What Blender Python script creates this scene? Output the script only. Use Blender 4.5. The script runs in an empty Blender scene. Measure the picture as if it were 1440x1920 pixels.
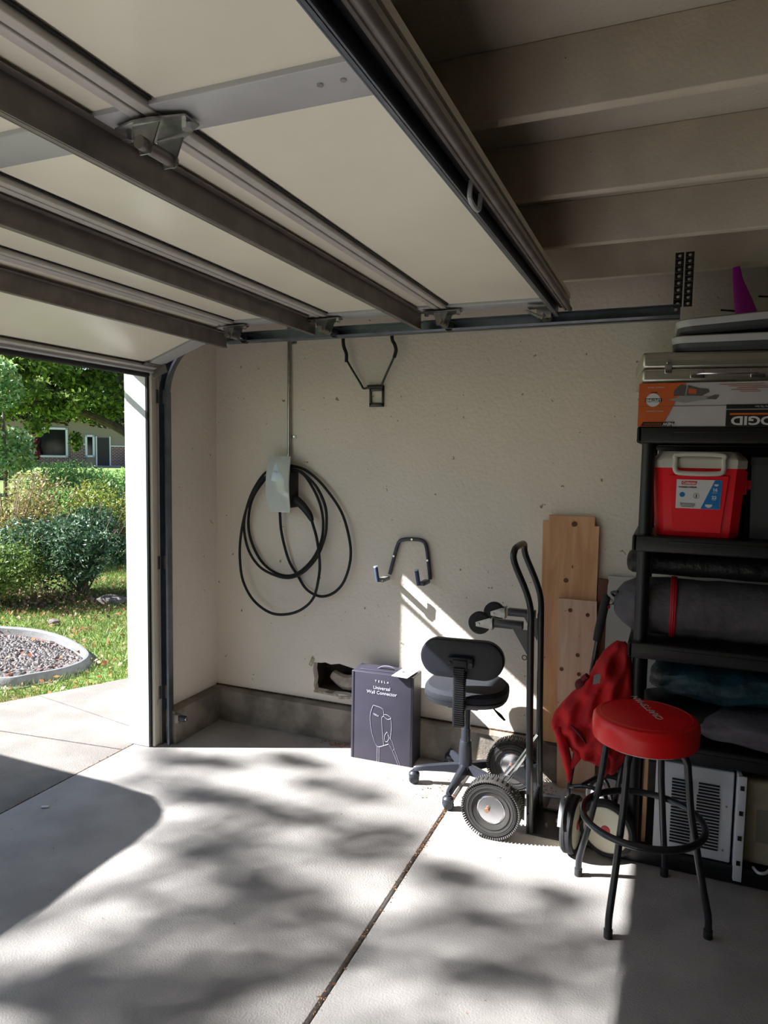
import bpy, bmesh, math, random
import numpy as np
from mathutils import Vector, Matrix, Euler, Quaternion
PI = math.pi
random.seed(7); rng = np.random.default_rng(7)
sc = bpy.context.scene
C = sc.collection
# ------------------------------------------------------------------ camera
FPX = 1311.27
cam = bpy.data.cameras.new('camera'); co = bpy.data.objects.new('camera', cam); C.objects.link(co)
cam.sensor_fit = 'VERTICAL'; cam.sensor_height = 24.0; cam.lens = FPX / 1920 * 24.0
cam.clip_start = 0.05; cam.clip_end = 400
RW = Matrix(((0.92438614, -0.04506382, 0.37878689), (0.38112315, 0.06750521, -0.9220565), (0.0159813, 0.99670071, 0.07957574)))
co.matrix_world = Matrix.Translation((0, 0, 1.65)) @ RW.to_4x4()
sc.camera = co
# ------------------------------------------------------------------ light
SUN = Vector((1, .445, -.782)).normalized()          # direction the sunlight travels
w = bpy.data.worlds.new('sky'); sc.world = w; w.use_nodes = True
nt = w.node_tree; bg = nt.nodes['Background']
sky = nt.nodes.new('ShaderNodeTexSky'); sky.sky_type = 'NISHITA'; sky.sun_disc = False
sky.sun_elevation = math.asin(-SUN.z); sky.sun_rotation = math.atan2(-SUN.x, -SUN.y)
sky.air_density = 1.0; sky.dust_density = 0.3; sky.ozone_density = 2.5
nt.links.new(sky.outputs[0], bg.inputs[0]); bg.inputs[1].default_value = 0.16
sl = bpy.data.lights.new('sun', 'SUN'); sl.energy = 19.0; sl.angle = math.radians(.53); sl.color = (1, .99, .975)
so = bpy.data.objects.new('sun', sl); C.objects.link(so)
so.rotation_euler = SUN.to_track_quat('-Z', 'Y').to_euler(); so.location = (-12, -6, 12)
vs = sc.view_settings; vs.view_transform = 'Standard'; vs.look = 'None'; vs.gamma = 1; vs.exposure = 0.16
vs.use_curve_mapping = False

# ------------------------------------------------------------------ materials
MATS = {}
def srgb(r, g, b):
    f = lambda c: (c/255/12.92) if c/255 <= .04045 else ((c/255+.055)/1.055)**2.4
    return (f(r), f(g), f(b), 1)
def mat(name, col, rough=.6, metal=0, var=.0, vscale=8, bump=0, bscale=80, spec=None, col2=None, lo=.4, hi=.6, specks=None, sscale=18, sth=.7, bdist=.01, transm=0, coat=0, aniso=None, detail=5):
    if name in MATS: return MATS[name]
    m = bpy.data.materials.new(name); m.use_nodes = True; MATS[name] = m
    n = m.node_tree.nodes; l = m.node_tree.links; p = n['Principled BSDF']
    if len(col) == 3: col = srgb(*col)
    p.inputs['Roughness'].default_value = rough; p.inputs['Metallic'].default_value = metal
    if spec is not None: p.inputs['Specular IOR Level'].default_value = spec
    if transm: p.inputs['Transmission Weight'].default_value = transm
    if coat: p.inputs['Coat Weight'].default_value = coat
    tc = n.new('ShaderNodeTexCoord'); mp = n.new('ShaderNodeMapping'); l.new(tc.outputs['Object'], mp.inputs[0])
    if aniso: mp.inputs['Scale'].default_value = aniso
    if var or col2 is not None:
        t = n.new('ShaderNodeTexNoise'); t.inputs['Scale'].default_value = vscale; t.inputs['Detail'].default_value = detail
        l.new(mp.outputs[0], t.inputs['Vector'])
        r = n.new('ShaderNodeValToRGB'); r.color_ramp.elements[0].position = lo; r.color_ramp.elements[1].position = hi
        if col2 is None:
            r.color_ramp.elements[0].color = tuple(c*(1-var) for c in col[:3])+(1,); r.color_ramp.elements[1].color = tuple(min(1, c*(1+var)) for c in col[:3])+(1,)
        else:
            if len(col2) == 3: col2 = srgb(*col2)
            r.color_ramp.elements[0].color = col2; r.color_ramp.elements[1].color = col
        l.new(t.outputs[0], r.inputs[0]); out = r.outputs[0]
    else:
        rgb = n.new('ShaderNodeRGB'); rgb.outputs[0].default_value = col; out = rgb.outputs[0]
    if specks:
        t2 = n.new('ShaderNodeTexNoise'); t2.inputs['Scale'].default_value = sscale; t2.inputs['Detail'].default_value = 3; t2.inputs['Roughness'].default_value = .65
        l.new(tc.outputs['Object'], t2.inputs['Vector'])
        r2 = n.new('ShaderNodeValToRGB'); r2.color_ramp.elements[0].position = sth; r2.color_ramp.elements[1].position = sth+.03
        mx = n.new('ShaderNodeMix'); mx.data_type = 'RGBA'
        l.new(t2.outputs[0], r2.inputs[0]); l.new(r2.outputs[0], mx.inputs[0]); l.new(out, mx.inputs[6]); mx.inputs[7].default_value = srgb(*specks); out = mx.outputs[2]
    l.new(out, p.inputs['Base Color'])
    if bump:
        t3 = n.new('ShaderNodeTexNoise'); t3.inputs['Scale'].default_value = bscale; t3.inputs['Detail'].default_value = 4
        l.new(mp.outputs[0], t3.inputs['Vector'])
        b = n.new('ShaderNodeBump'); b.inputs['Strength'].default_value = bump; b.inputs['Distance'].default_value = bdist
        l.new(t3.outputs[0], b.inputs['Height']); l.new(b.outputs[0], p.inputs['Normal'])
    return m
def leafmat(name):
    m = bpy.data.materials.new(name); m.use_nodes = True
    n = m.node_tree.nodes; l = m.node_tree.links; p = n['Principled BSDF']
    a = n.new('ShaderNodeVertexColor'); a.layer_name = 'tone'
    l.new(a.outputs[0], p.inputs['Base Color']); p.inputs['Roughness'].default_value = .5; p.inputs['Specular IOR Level'].default_value = .35
    tr = n.new('ShaderNodeBsdfTranslucent'); l.new(a.outputs[0], tr.inputs[0])
    mx = n.new('ShaderNodeMixShader'); mx.inputs[0].default_value = .3
    l.new(p.outputs[0], mx.inputs[1]); l.new(tr.outputs[0], mx.inputs[2]); l.new(mx.outputs[0], n['Material Output'].inputs[0])
    return m
M_concrete = mat('concrete_floor', (162, 158, 155), .8, var=.13, vscale=3.2, bump=.25, bscale=140, specks=(112, 104, 96), sscale=26, sth=.735, detail=9)
M_drive = mat('concrete_driveway', (126, 121, 116), .85, var=.12, vscale=4, bump=.4, bscale=160, specks=(120, 105, 92), sscale=30, sth=.72, detail=9)
M_plaster = mat('plaster_wall', (230, 220, 207), .72, var=.03, vscale=1.5, bump=.6, bscale=52, bdist=.006, specks=(150, 128, 100), sscale=21, sth=.70)
M_curb = mat('footing_concrete', (128, 120, 110), .9, var=.3, vscale=6, bump=.5, bscale=60, specks=(190, 182, 170), sscale=14, sth=.74)
M_dirt = mat('dirt_fill', (98, 70, 50), .95, col2=(50, 38, 30), vscale=60, bump=.8, bscale=120)
M_white = mat('white_jamb_paint', (228, 228, 226), .5, var=.05, vscale=6, aniso=(1, 1, .15), bump=.1, bscale=40)
M_trim = mat('beige_jamb_trim', (214, 206, 190), .6, col2=(120, 105, 88), vscale=14, lo=.24, hi=.30, aniso=(1, 1, .25))
M_joist = mat('painted_joist', (205, 194, 176), .7, var=.06, vscale=5, bump=.15, bscale=90, specks=(60, 50, 40), sscale=34, sth=.76)
M_ceil = mat('painted_drywall', (196, 186, 170), .8, var=.05, vscale=3, bump=.3, bscale=70)
M_cream = mat('door_insulation_cream', (246, 240, 222), .34, var=.03, vscale=2, bump=.12, bscale=120, bdist=.002)
M_rail = mat('door_rail_steel', (196, 190, 184), .5, .1, var=.04, vscale=20)
M_stile = mat('door_stile_grey', (186, 186, 188), .4, .15, var=.03)
M_strut = mat('galvanised_dark', (134, 126, 122), .5, .6, var=.10, vscale=14)
M_galv = mat('galvanised_track', (112, 118, 128), .32, .8, var=.12, vscale=14)
M_hinge = mat('zinc_hinge', (150, 150, 148), .3, .9, var=.15, vscale=30)
M_black = mat('black_plastic', (22, 23, 26), .45)
M_rubber = mat('black_rubber', (30, 30, 31), .8, var=.2, vscale=40)
M_bmetal = mat('black_painted_steel', (26, 28, 32), .35, coat=.2)
M_steel = mat('bright_steel', (200, 200, 204), .2, .95, var=.05)
M_pipe = mat('conduit_zinc', (176, 174, 168), .3, .9, var=.1, vscale=30)
M_dark = mat('dark_void', (20, 18, 16), .9)

# ------------------------------------------------------------------ mesh builder
class MB:
    def __init__(s): s.v = []; s.f = []; s.isl = []
    def add(s, vs, fs):
        s.isl.append((len(s.v), len(s.f))); o = len(s.v); s.v += [tuple(v) for v in vs]; s.f += [tuple(i+o for i in f) for f in fs]; return s
    def box(s, c, size, rot=None, bev=0):
        c = Vector(c); sx, sy, sz = size
        R = rot if isinstance(rot, Matrix) else (Euler(rot).to_matrix() if rot is not None else Matrix.Identity(3))
        if bev <= 0:
            vs = [R @ Vector((x*sx/2, y*sy/2, z*sz/2)) + c for x in (-1, 1) for y in (-1, 1) for z in (-1, 1)]
            return s.add(vs, [(0, 1, 3, 2), (4, 6, 7, 5), (0, 4, 5, 1), (2, 3, 7, 6), (0, 2, 6, 4), (1, 5, 7, 3)])
        bm = bmesh.new(); bmesh.ops.create_cube(bm, size=1)
        for v in bm.verts: v.co = Vector((v.co.x*sx, v.co.y*sy, v.co.z*sz))
        bmesh.ops.bevel(bm, geom=bm.edges[:], offset=min(bev, min(size)*.45), segments=3, affect='EDGES', profile=.5)
        bm.verts.index_update()
        s.add([R @ v.co + c for v in bm.verts], [[v.index for v in f.verts] for f in bm.faces]); bm.free(); return s
    def loft(s, loops, cap=True, closed=False):
        s.isl.append((len(s.v), len(s.f))); n = len(loops[0]); o = len(s.v)
        for lp in loops: s.v += [tuple(p) for p in lp]
        k = len(loops)
        for i in range(k if closed else k-1):
            a = o+i*n; b = o+((i+1) % k)*n
            for j in range(n):
                j2 = (j+1) % n; s.f.append((a+j, a+j2, b+j2, b+j))
        if cap and not closed:
            s.f.append(tuple(o+j for j in reversed(range(n)))); s.f.append(tuple(o+(k-1)*n+j for j in range(n)))
        return s
    def tube(s, pts, r, n=10, closed=False, sm=0, squash=None):
        pts = [Vector(p) for p in pts]
        if sm: pts, r = catmull(pts, sm, closed, r)
        k = len(pts); rr = r if isinstance(r, (list, tuple)) else [r]*k
        T = []
        for i in range(k):
            a = pts[(i-1) % k] if (closed or i > 0) else pts[0]; b = pts[(i+1) % k] if (closed or i < k-1) else pts[-1]
            t = (b-a); T.append(t.normalized() if t.length > 1e-9 else Vector((0, 0, 1)))
        up = Vector((0, 0, 1)) if abs(T[0].z) < .9 else Vector((1, 0, 0))
        N = (up - T[0]*up.dot(T[0])).normalized(); loops = []
        for i in range(k):
            if i: q = T[i-1].rotation_difference(T[i]); N = (q @ N); N = (N - T[i]*N.dot(T[i])).normalized()
            B = T[i].cross(N)
            sa, sb = squash or (1, 1)
            loops.append([pts[i] + N*math.cos(2*PI*j/n)*rr[i]*sa + B*math.sin(2*PI*j/n)*rr[i]*sb for j in range(n)])
        return s.loft(loops, True, closed)
    def cyl(s, a, b, r, r2=None, n=16): return s.tube([a, b], [r, r if r2 is None else r2], n)
    def lathe(s, prof, c, axis=(0, 0, 1), n=32):
        A = Vector(axis).normalized(); q = Vector((0, 0, 1)).rotation_difference(A); c = Vector(c)
        loops = [[c + q @ Vector((r*math.cos(2*PI*j/n), r*math.sin(2*PI*j/n), z)) for j in range(n)] for r, z in prof]
        return s.loft(loops, True)
    def prism(s, poly, ext):
        ext = Vector(ext); a = [Vector(p) for p in poly]; return s.loft([a, [p+ext for p in a]], True)
    def sphere(s, c, r, n=12, m=8, sc_=(1, 1, 1)):
        return s.lathe([(max(1e-4, r*math.sin(PI*i/m)), 0) for i in range(0)] or [(max(1e-4, r*math.sin(PI*i/m))*sc_[0], -r*math.cos(PI*i/m)*sc_[2]) for i in range(m+1)], c, n=n)
    def torus(s, c, R, r, axis=(0, 0, 1), n=40, m=10):
        A = Vector(axis).normalized(); q = Vector((0, 0, 1)).rotation_difference(A)
        return s.tube([Vector(c) + q @ Vector((R*math.cos(2*PI*i/n), R*math.sin(2*PI*i/n), 0)) for i in range(n)], r, m, closed=True)
    def bsplit(s, name, m, parent=None, sm=35):
        outs = []
        for i, (v0, f0) in enumerate(s.isl):
            v1, f1 = s.isl[i+1] if i+1 < len(s.isl) else (len(s.v), len(s.f))
            q = MB(); q.v = s.v[v0:v1]; q.f = [tuple(k-v0 for k in f) for f in s.f[f0:f1]]; outs.append(q.build(name, m, parent, sm=sm))
        return outs[0]
    def build(s, name, m, parent=None, world=False, sm=35):
        me = bpy.data.meshes.new(name); vs = s.v
        if world and parent is not None:
            L = rootloc(parent); vs = [(v[0]-L.x, v[1]-L.y, v[2]-L.z) for v in vs]
        me.from_pydata(vs, [], s.f); me.validate()
        bm = bmesh.new(); bm.from_mesh(me); bmesh.ops.recalc_face_normals(bm, faces=bm.faces[:]); bm.to_mesh(me); bm.free()
        me.materials.append(m)
        if sm:
            me.polygons.foreach_set('use_smooth', [True]*len(me.polygons)); me.set_sharp_from_angle(angle=math.radians(sm))
        o = bpy.data.objects.new(name, me); C.objects.link(o)
        if parent is not None: o.parent = parent
        return o
def rootloc(o):
    while o.parent is not None: o = o.parent
    return o.location
def catmull(pts, k, closed, r):
    out = []; ro = []; n = len(pts)
    rr = r if isinstance(r, (list, tuple)) else None
    P = lambda i: pts[i % n] if closed else pts[max(0, min(n-1, i))]
    for i in range(n if closed else n-1):
        p0, p1, p2, p3 = P(i-1), P(i), P(i+1), P(i+2)
        for j in range(k):
            t = j/k
            out.append(.5*((2*p1)+(-p0+p2)*t+(2*p0-5*p1+4*p2-p3)*t*t+(-p0+3*p1-3*p2+p3)*t**3))
            if rr: ro.append(rr[i % n]*(1-t)+rr[(i+1) % n]*t)
    if not closed:
        out.append(pts[-1])
        if rr: ro.append(rr[-1])
    return out, (ro if rr else r)
def thing(name, loc, label, cat, group=None, rz=0, kind=None):
    o = bpy.data.objects.new(name, None); C.objects.link(o); o.location = loc; o.rotation_euler = (0, 0, rz)
    o.empty_display_size = .05
    return tag(o, label, cat, group, kind)
def tag(o, label=None, cat=None, group=None, kind=None):
    if label: o['label'] = label
    if cat: o['category'] = cat
    if group: o['group'] = group
    if kind: o['kind'] = kind
    return o
def struct(name, loc=(0, 0, 0), label=None):
    o = bpy.data.objects.new(name, None); C.objects.link(o); o.location = loc; o['kind'] = 'structure'
    if label: o['label'] = label
    return o
def text(body, size, m, parent, M4, name='lettering', ext=.0005, align='CENTER', sx=1.0, bold=0.0):
    cu = bpy.data.curves.new('t', 'FONT'); cu.body = body; cu.size = size; cu.extrude = ext; cu.align_x = align; cu.align_y = 'CENTER'; cu.offset = bold; cu.resolution_u = 3
    o = bpy.data.objects.new('t', cu); C.objects.link(o)
    dg = bpy.context.evaluated_depsgraph_get(); me = bpy.data.meshes.new_from_object(o.evaluated_get(dg))
    bpy.data.objects.remove(o); bpy.data.curves.remove(cu)
    me.transform(M4 @ Matrix.Diagonal((sx, 1, 1, 1))); me.materials.clear(); me.materials.append(m); me.name = name
    ob = bpy.data.objects.new(name, me); C.objects.link(ob); ob.parent = parent; return ob
def frame(org, xa, ya):
    x = Vector(xa).normalized(); y = Vector(ya).normalized(); z = x.cross(y).normalized(); y = z.cross(x)
    return Matrix(((x.x, y.x, z.x, org[0]), (x.y, y.y, z.y, org[1]), (x.z, y.z, z.z, org[2]), (0, 0, 0, 1)))
def share(src, loc, parent):
    o = src.copy(); C.objects.link(o); o.location = loc; o.parent = parent; return o

# ================================================================== SETTING
YW = 3.6; XL = -2.60; XR = 4.2; YF = -2.6
# floor : slabs with open joints over a dirt bed
fl = struct('floor', (0, 0, 0))
MB().box(((XL+XR)/2-.08, (YF+YW)/2, -.085), (XR-XL+.16, YW-YF, .07)).build('joint_bed', M_dirt, fl)
for x0, x1 in ((-2.757, -.919), (-.905, 2.2), (2.212, XR)):
    MB().box(((x0+x1)/2, (YF+YW)/2, -.03), (x1-x0, YW-YF, .06), bev=.006).build('slab', M_concrete, fl)
# back wall (the one with the charger) with a broken-open rectangular hole
wb = struct('wall_back', (0, 0, 0))
bm = bmesh.new()
outer = [(XL-.05, .2), (XR, .2), (XR, 2.8), (XL-.05, 2.8)]
hole = [(-1.905, .262), (-1.80, .256), (-1.72, .262), (-1.60, .25), (-1.50, .255), (-1.44, .262), (-1.435, .33), (-1.44, .415), (-1.52, .424), (-1.62, .418), (-1.70, .432), (-1.745, .440), (-1.80, .428), (-1.835, .436), (-1.865, .43), (-1.913, .428), (-1.918, .38), (-1.908, .33), (-1.914, .29)]
ed = []; hv = []
for poly, store in ((outer, None), (hole, hv)):
    vsx = [bm.verts.new((x, YW, z)) for x, z in poly]
    if store is not None: store += vsx
    ed += [bm.edges.new((vsx[i], vsx[(i+1) % len(vsx)])) for i in range(len(vsx))]
bmesh.ops.triangle_fill(bm, edges=ed, use_beauty=True, use_dissolve=False)
n = len(hv); hb = [bm.verts.new((v.co.x + (.004 if v.co.x < -1.7 else -.004), YW+.045, v.co.z)) for v in hv]
for i in range(n): bm.faces.new((hv[i], hv[(i+1) % n], hb[(i+1) % n], hb[i]))
me = bpy.data.meshes.new('plaster'); bm.to_mesh(me); bm.free(); me.materials.append(M_plaster)
o = bpy.data.objects.new('plaster', me); C.objects.link(o); o.parent = wb
m_ = MB()
m_.box((-1.68, YW+.21, .34), (.62, .01, .36)); m_.box((-1.68, YW+.13, .245), (.62, .17, .01)); m_.box((-1.68, YW+.13, .45), (.62, .17, .01))
m_.box((-1.94, YW+.13, .345), (.01, .17, .22)); m_.box((-1.42, YW+.13, .345), (.01, .17, .22)); m_.build('cavity', mat('cavity_block', (86, 74, 64), .95, var=.2, bump=.5), wb)
MB().tube([(-1.84, YW+.12, .33), (-1.75, YW+.1, .30), (-1.66, YW+.1, .31), (-1.55, YW+.1, .3)], [.03, .045, .05, .05], 10, sm=3).build('insulation_lump', mat('insulation_grey', (190, 176, 160), .95, var=.15, vscale=30, bump=.5), wb)
MB().box(((XL+XR)/2, YW+.31, 1.5), (XR-XL+.4, .18, 3.0)).build('outer_skin', M_plaster, wb)
MB().box((-1.83, YW+.02, .252), (.16, .05, .012), rot=(0, .03, 0)).box((-1.70, YW-.004, .246), (.09, .012, .014), rot=(0, -.15, 0)).box((-1.925, YW-.003, .43), (.02, .008, .05), rot=(0, .4, 0)).bsplit('broken_edge', mat('broken_plaster', (170, 158, 138), .9, var=.3, vscale=40), wb)
bb = struct('baseboard_back')
cb = MB(); cb.prism([(XL-.05, 3.535, 0), (XL-.05, 3.545, .188), (XL-.05, 3.6, .2), (XL-.05, 3.75, .2), (XL-.05, 3.75, 0)], (XR-XL+.05, 0, 0)); cb.build('footing', M_curb, bb)
MB().box(((-1.3), 3.596, .203), (2.7, .008, .006)).build('dirt_line', M_dirt, bb)
# left wall (door wall): return beside the jamb, header, far pier
wl = struct('wall_left')
MB().box((-2.69, 3.375, 1.5), (.18, .46, 2.6)).build('plaster', M_plaster, wl)
MB().box((-2.70, .6, 2.463), (.12, 5.0, .672)).build('header', M_joist, wl)
MB().box((-2.79, .55, 2.20), (.03, 4.9, .15)).build('head_shadow_lip', M_white, wl)  # unseen lip added to set where the door-head shadow ends on the floor
MB().box((-2.69, -2.25, 1.4), (.18, .8, 2.8)).build('plaster', M_plaster, wl)
bl = struct('baseboard_left')
MB().prism([(XL-.02, 3.12, 0), (-2.535, 3.12, 0), (-2.54, 3.12, .19), (XL-.02, 3.12, .2)], (0, .45, 0)).build('footing', M_curb, bl)
# jamb
jb = struct('trim_1', (-2.7, 3.03, 0), 'white painted jamb of the open garage door')
def jpart(name, c, s, m, bev=.003): return MB().box((c[0]+2.7, c[1]-3.03, c[2]), s, bev=bev).build(name, m, jb)
MB().prism([(-.075, -.006, .004), (.053, -.002, .004), (.053, .05, .004), (-.075, .05, .004)], (0, 0, 2.12)).build('jamb_board', M_white, jb)
jpart('weather_strip', (-2.642, 3.038, 1.05), (.010, .016, 2.08), M_black, 0)
jpart('jamb_trim', (-2.6275, 3.072, 1.06), (.018, .054, 2.12), M_trim)
jpart('jamb_trim', (-2.624, 3.118, 1.06), (.02, .046, 2.12), M_trim)
jpart('stop_board', (-2.785, 3.082, 1.065), (.02, .10, 2.13), M_white)
t2 = struct('trim_2', (-2.7, -1.9, 0), 'painted jamb on the near side of the opening')
MB().box((0, 0, 1.065), (.14, .06, 2.13), bev=.003).build('jamb_board', M_white, t2)
# other walls, roof
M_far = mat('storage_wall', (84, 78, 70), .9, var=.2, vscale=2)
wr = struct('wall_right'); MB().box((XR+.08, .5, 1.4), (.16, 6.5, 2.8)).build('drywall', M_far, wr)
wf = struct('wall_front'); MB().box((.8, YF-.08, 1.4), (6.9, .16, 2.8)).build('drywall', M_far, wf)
ce = struct('ceiling')
MB().box((.75, .55, 2.68), (7.2, 6.5, .06)).build('drywall', M_ceil, ce)
jz0, jz1 = 2.48, 2.65
jm = None
for k, y in enumerate([3.443-.547*i for i in range(11)]):
    if y < YF+.1: break
    if jm is None:
        jm = MB().box(((XR-2.6)/2, 0, (jz0+jz1)/2), (XR+2.6, .038, jz1-jz0), bev=.004).build('joist', M_joist, ce); jm.location.y = y-.019
    else: share(jm, (0, y-.019, 0), ce)
# exterior shell of the house above the garage opening
ex = struct('trim_3', (-2.9, .6, 2.7), 'eave over the garage opening')
MB().box((0, 0, 0), (.9, 7.4, .05)).build('soffit', M_white, ex)
MB().box((-.45, 0, .04), (.03, 7.4, .16), bev=.004).build('fascia', M_white, ex)
MB().box((3.4, 0, .2), (7.8, 7.4, .08), rot=(0, -.03, 0)).build('roof_deck', mat('shingle', (80, 74, 70), .9, var=.2, vscale=30), ex)
MB().box((.12, 3.1, -1.35), (.03, .95, 2.7)).build('siding', M_white, ex)

# ================================================================== GARAGE DOOR
door = struct('door_1', (-1.5, 3.0, 2.3), 'open sectional garage door parked under the joists with cream insulated panels')
door['category'] = 'garage door'
DY0, DY1 = -1.82, 3.05
def sx_(v): return (v[0]+1.5, v[1]-3.0, v[2]-2.3)
def dbox(mb, c, s, R=None, bev=0): return mb.box(sx_(c), s, rot=R, bev=bev)
YS = [3.0, 1.145, -.55, -1.77]      # stiles (end, inner, inner, end)
secs = [(-.425, -.965, 2.30, 2.30), (-.965, -1.545, 2.30, 2.30), (-1.545, -2.060, 2.30, 2.295), (-2.060, -2.602, 2.295, 2.098)]
for si, (xa, xb, za, zb) in enumerate(secs):
    cx, cz = (xa+xb)/2, (za+zb)/2; L = math.hypot(xa-xb, za-zb); ang = math.atan2(za-zb, xa-xb)
    R = Euler((0, -ang, 0)).to_matrix()
    def at(u, y, h): # u along section from centre (+ towards xa), h up out of the inner face
        p = R @ Vector((u, 0, h)); return (cx+p.x, y, cz+p.z)
    q = MB(); dbox(q, at(0, (DY0+DY1)/2, .028), (L-.004, DY1-DY0, .02), R)
    sec = q.build('door_section', M_cream, door)
    # insulation panels between stiles are slightly recessed; rails and stiles proud of them
    for k in range(3):
        y0, y1 = YS[k+1]+.055, YS[k]-.055
        q = MB(); dbox(q, at(0, (y0+y1)/2, .013), (L-.085, y1-y0, .012), R, .003)
        q.build('insulation_panel', M_cream, sec)
    for k, y in enumerate(YS):
        wd = .10 if k in (0, 3) else .115
        q = MB(); dbox(q, at(0, y, .007), (L-.012, wd, .022), R, .002); q.build('stile', M_stile, sec)
    for sgn in (-1, 1):
        q = MB()
        dbox(q, at(sgn*(L/2-.016), (DY0+DY1)/2, .000), (.026, DY1-DY0, .02), R, .003)
        q.build('rail', M_rail, sec)
        q = MB(); dbox(q, at(sgn*(L/2-.034), (DY0+DY1)/2, .0065), (.006, DY1-DY0, .004), R); q.build('groove', M_black if sgn < 0 else M_stile, sec)
# bottom seal and retainer
q = MB(); dbox(q, (-2.606, (DY0+DY1)/2, 2.086), (.026, DY1-DY0, .026), Euler((0, -.35, 0)).to_matrix(), .002); q.build('bottom_retainer', M_stile, door)
q = MB(); q.tube([sx_((-2.620, DY0, 2.066)), sx_((-2.620, DY1-.035, 2.066))], .017, 12); dbox(q, (-2.632, (DY0+DY1)/2-.01, 2.09), (.018, DY1-DY0-.05, .03)); q.build('bottom_seal', M_rubber, door)
# struts : folded hat channels across the door
def strut(x, z, h=.072, m=M_strut, w=.045, name='strut'):
    q = MB(); yc = (DY0+DY1)/2+.0; L = DY1-DY0
    t = .003
    dbox(q, (x, yc, z-h/2), (t, L, h)); dbox(q, (x-w, yc, z-h/2), (t, L, h)); dbox(q, (x+.010, yc, z-.0015), (.02, L, t)); dbox(q, (x-w-.010, yc, z-.0015), (.02, L, t))
    dbox(q, (x-w/2, yc, z-h+.002), (w, L, t)); dbox(q, (x+.0025, yc, z-h+.003), (.006, L, .006))
    return q.build(name, m, door)
strut(-1.088, 2.298, w=.016); strut(-1.628, 2.298, .07, w=.016); strut(-2.140, 2.262, .072, w=.016)
strut(-.476, 2.303, .055, M_galv, .010)
# top edge of the last section : rounded steel cap with a rubber bead
q = MB(); dbox(q, (-.455, .615, 2.290), (.030, 4.87, .016), None, .003); q.build('top_channel', M_black, door)
q = MB(); q.tube([sx_((-.432, DY0, 2.281)), sx_((-.432, DY1+.03, 2.281))], .0105, 12); q.tube([sx_((-.446, DY0, 2.276)), sx_((-.446, DY1+.01, 2.276))], .005, 8); q.build('top_edge_roll', M_strut, door)
q = MB(); q.tube([sx_(p) for p in ((-.455, 1.60, 2.28), (-.458, 1.60, 2.245), (-.458, 1.645, 2.236), (-.458, 1.685, 2.245), (-.455, 1.685, 2.28))], .006, 8, sm=3); q.build('pull_loop', M_stile, door)
q = MB()
for x_ in (-.60, -.555): q.cyl(sx_((x_, 1.135, 2.2965)), sx_((x_, 1.135, 2.2935)), .006, n=10)
q.bsplit('rivet', M_steel, door)
def hinge(x, y, z, end=False):
    q = MB()
    q.prism([sx_(p) for p in ((x-.085, y-.022, z-.012), (x-.02, y-.05, z-.02), (x+.02, y-.05, z-.02), (x+.085, y-.022, z-.012), (x+.085, y+.022, z-.012), (x+.02, y+.05, z-.02), (x-.02, y+.05, z-.02), (x-.085, y+.022, z-.012))], (0, 0, .004))
    q.prism([sx_(p) for p in ((x-.03, y-.035, z-.02), (x+.035, y-.035, z-.02), (x+.012, y-.035, z-.075), (x-.012, y-.035, z-.075))], (0, .003, 0))
    q.prism([sx_(p) for p in ((x-.03, y+.035, z-.02), (x+.035, y+.035, z-.02), (x+.012, y+.035, z-.075), (x-.012, y+.035, z-.075))], (0, .003, 0))
    hb_ = q.build('hinge', M_hinge, door)
    q = MB(); q.cyl(sx_((x, y-.05, z-.058)), sx_((x, y+.05, z-.058)), .013, n=14); q.build('hinge_barrel', M_strut, hb_)
    q = MB()
    for dx in (-.072, .072): q.cyl(sx_((x+dx, y, z-.012)), sx_((x+dx, y, z-.026)), .010, n=6)
    q.bsplit('bolt', M_steel, hb_)
    if end:
        q = MB(); q.cyl(sx_((x, y, z-.055)), sx_((x, y+.115, z-.055)), .006, n=8); q.build('roller_stem', M_steel, hb_)
        q = MB(); q.cyl(sx_((x, y+.10, z-.055)), sx_((x, y+.125, z-.055)), .022, n=16); q.build('roller', M_black, hb_)
for x, z in ((-.965, 2.296), (-1.545, 2.296), (-2.06, 2.292)):
    hinge(x, 2.985, z, True)
    hinge(x, 1.145, z); hinge(x, -.55, z)
q = MB(); dbox(q, (-.54, 2.99, 2.278), (.10, .05, .004)); dbox(q, (-.53, 3.02, 2.262), (.06, .003, .045)); q.tube([sx_((-.60, 3.0, 2.27)), sx_((-.53, 3.0, 2.235))], .006, 6)
q.cyl(sx_((-.53, 2.98, 2.252)), sx_((-.53, 3.115, 2.252)), .006, n=8); q.cyl(sx_((-.53, 3.10, 2.252)), sx_((-.53, 3.125, 2.252)), .022, n=16); q.build('top_roller_bracket', M_hinge, door)
q = MB(); dbox(q, (-2.585, 2.985, 2.10), (.09, .12, .006), Euler((0, -.35, 0)).to_matrix()); dbox(q, (-2.56, 3.04, 2.085), (.10, .004, .05), Euler((0, -.35, 0)).to_matrix()); q.build('bottom_bracket', M_strut, door)

# ================================================================== TRACKS
trk = thing('door_track', (-2.6, 3.12, 0), 'galvanised steel garage door track, upright at the jamb and curving overhead', 'door track')
def T(p): return (p[0]+2.6, p[1]-3.12, p[2])
# path: vertical at x=-2.592, bend, then horizontal rising very slightly
path = [(-2.585, .004), (-2.585, 1.0), (-2.585, 1.95)]
cxk = -2.585+.25; czk = 1.95
for i in range(1, 13):
    a = PI - i*(PI/2)/12; path.append((cxk+.25*math.cos(a), czk+.30*math.sin(a)))
path += [(-1.2, 2.250), (-.0, 2.254)]
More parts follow.
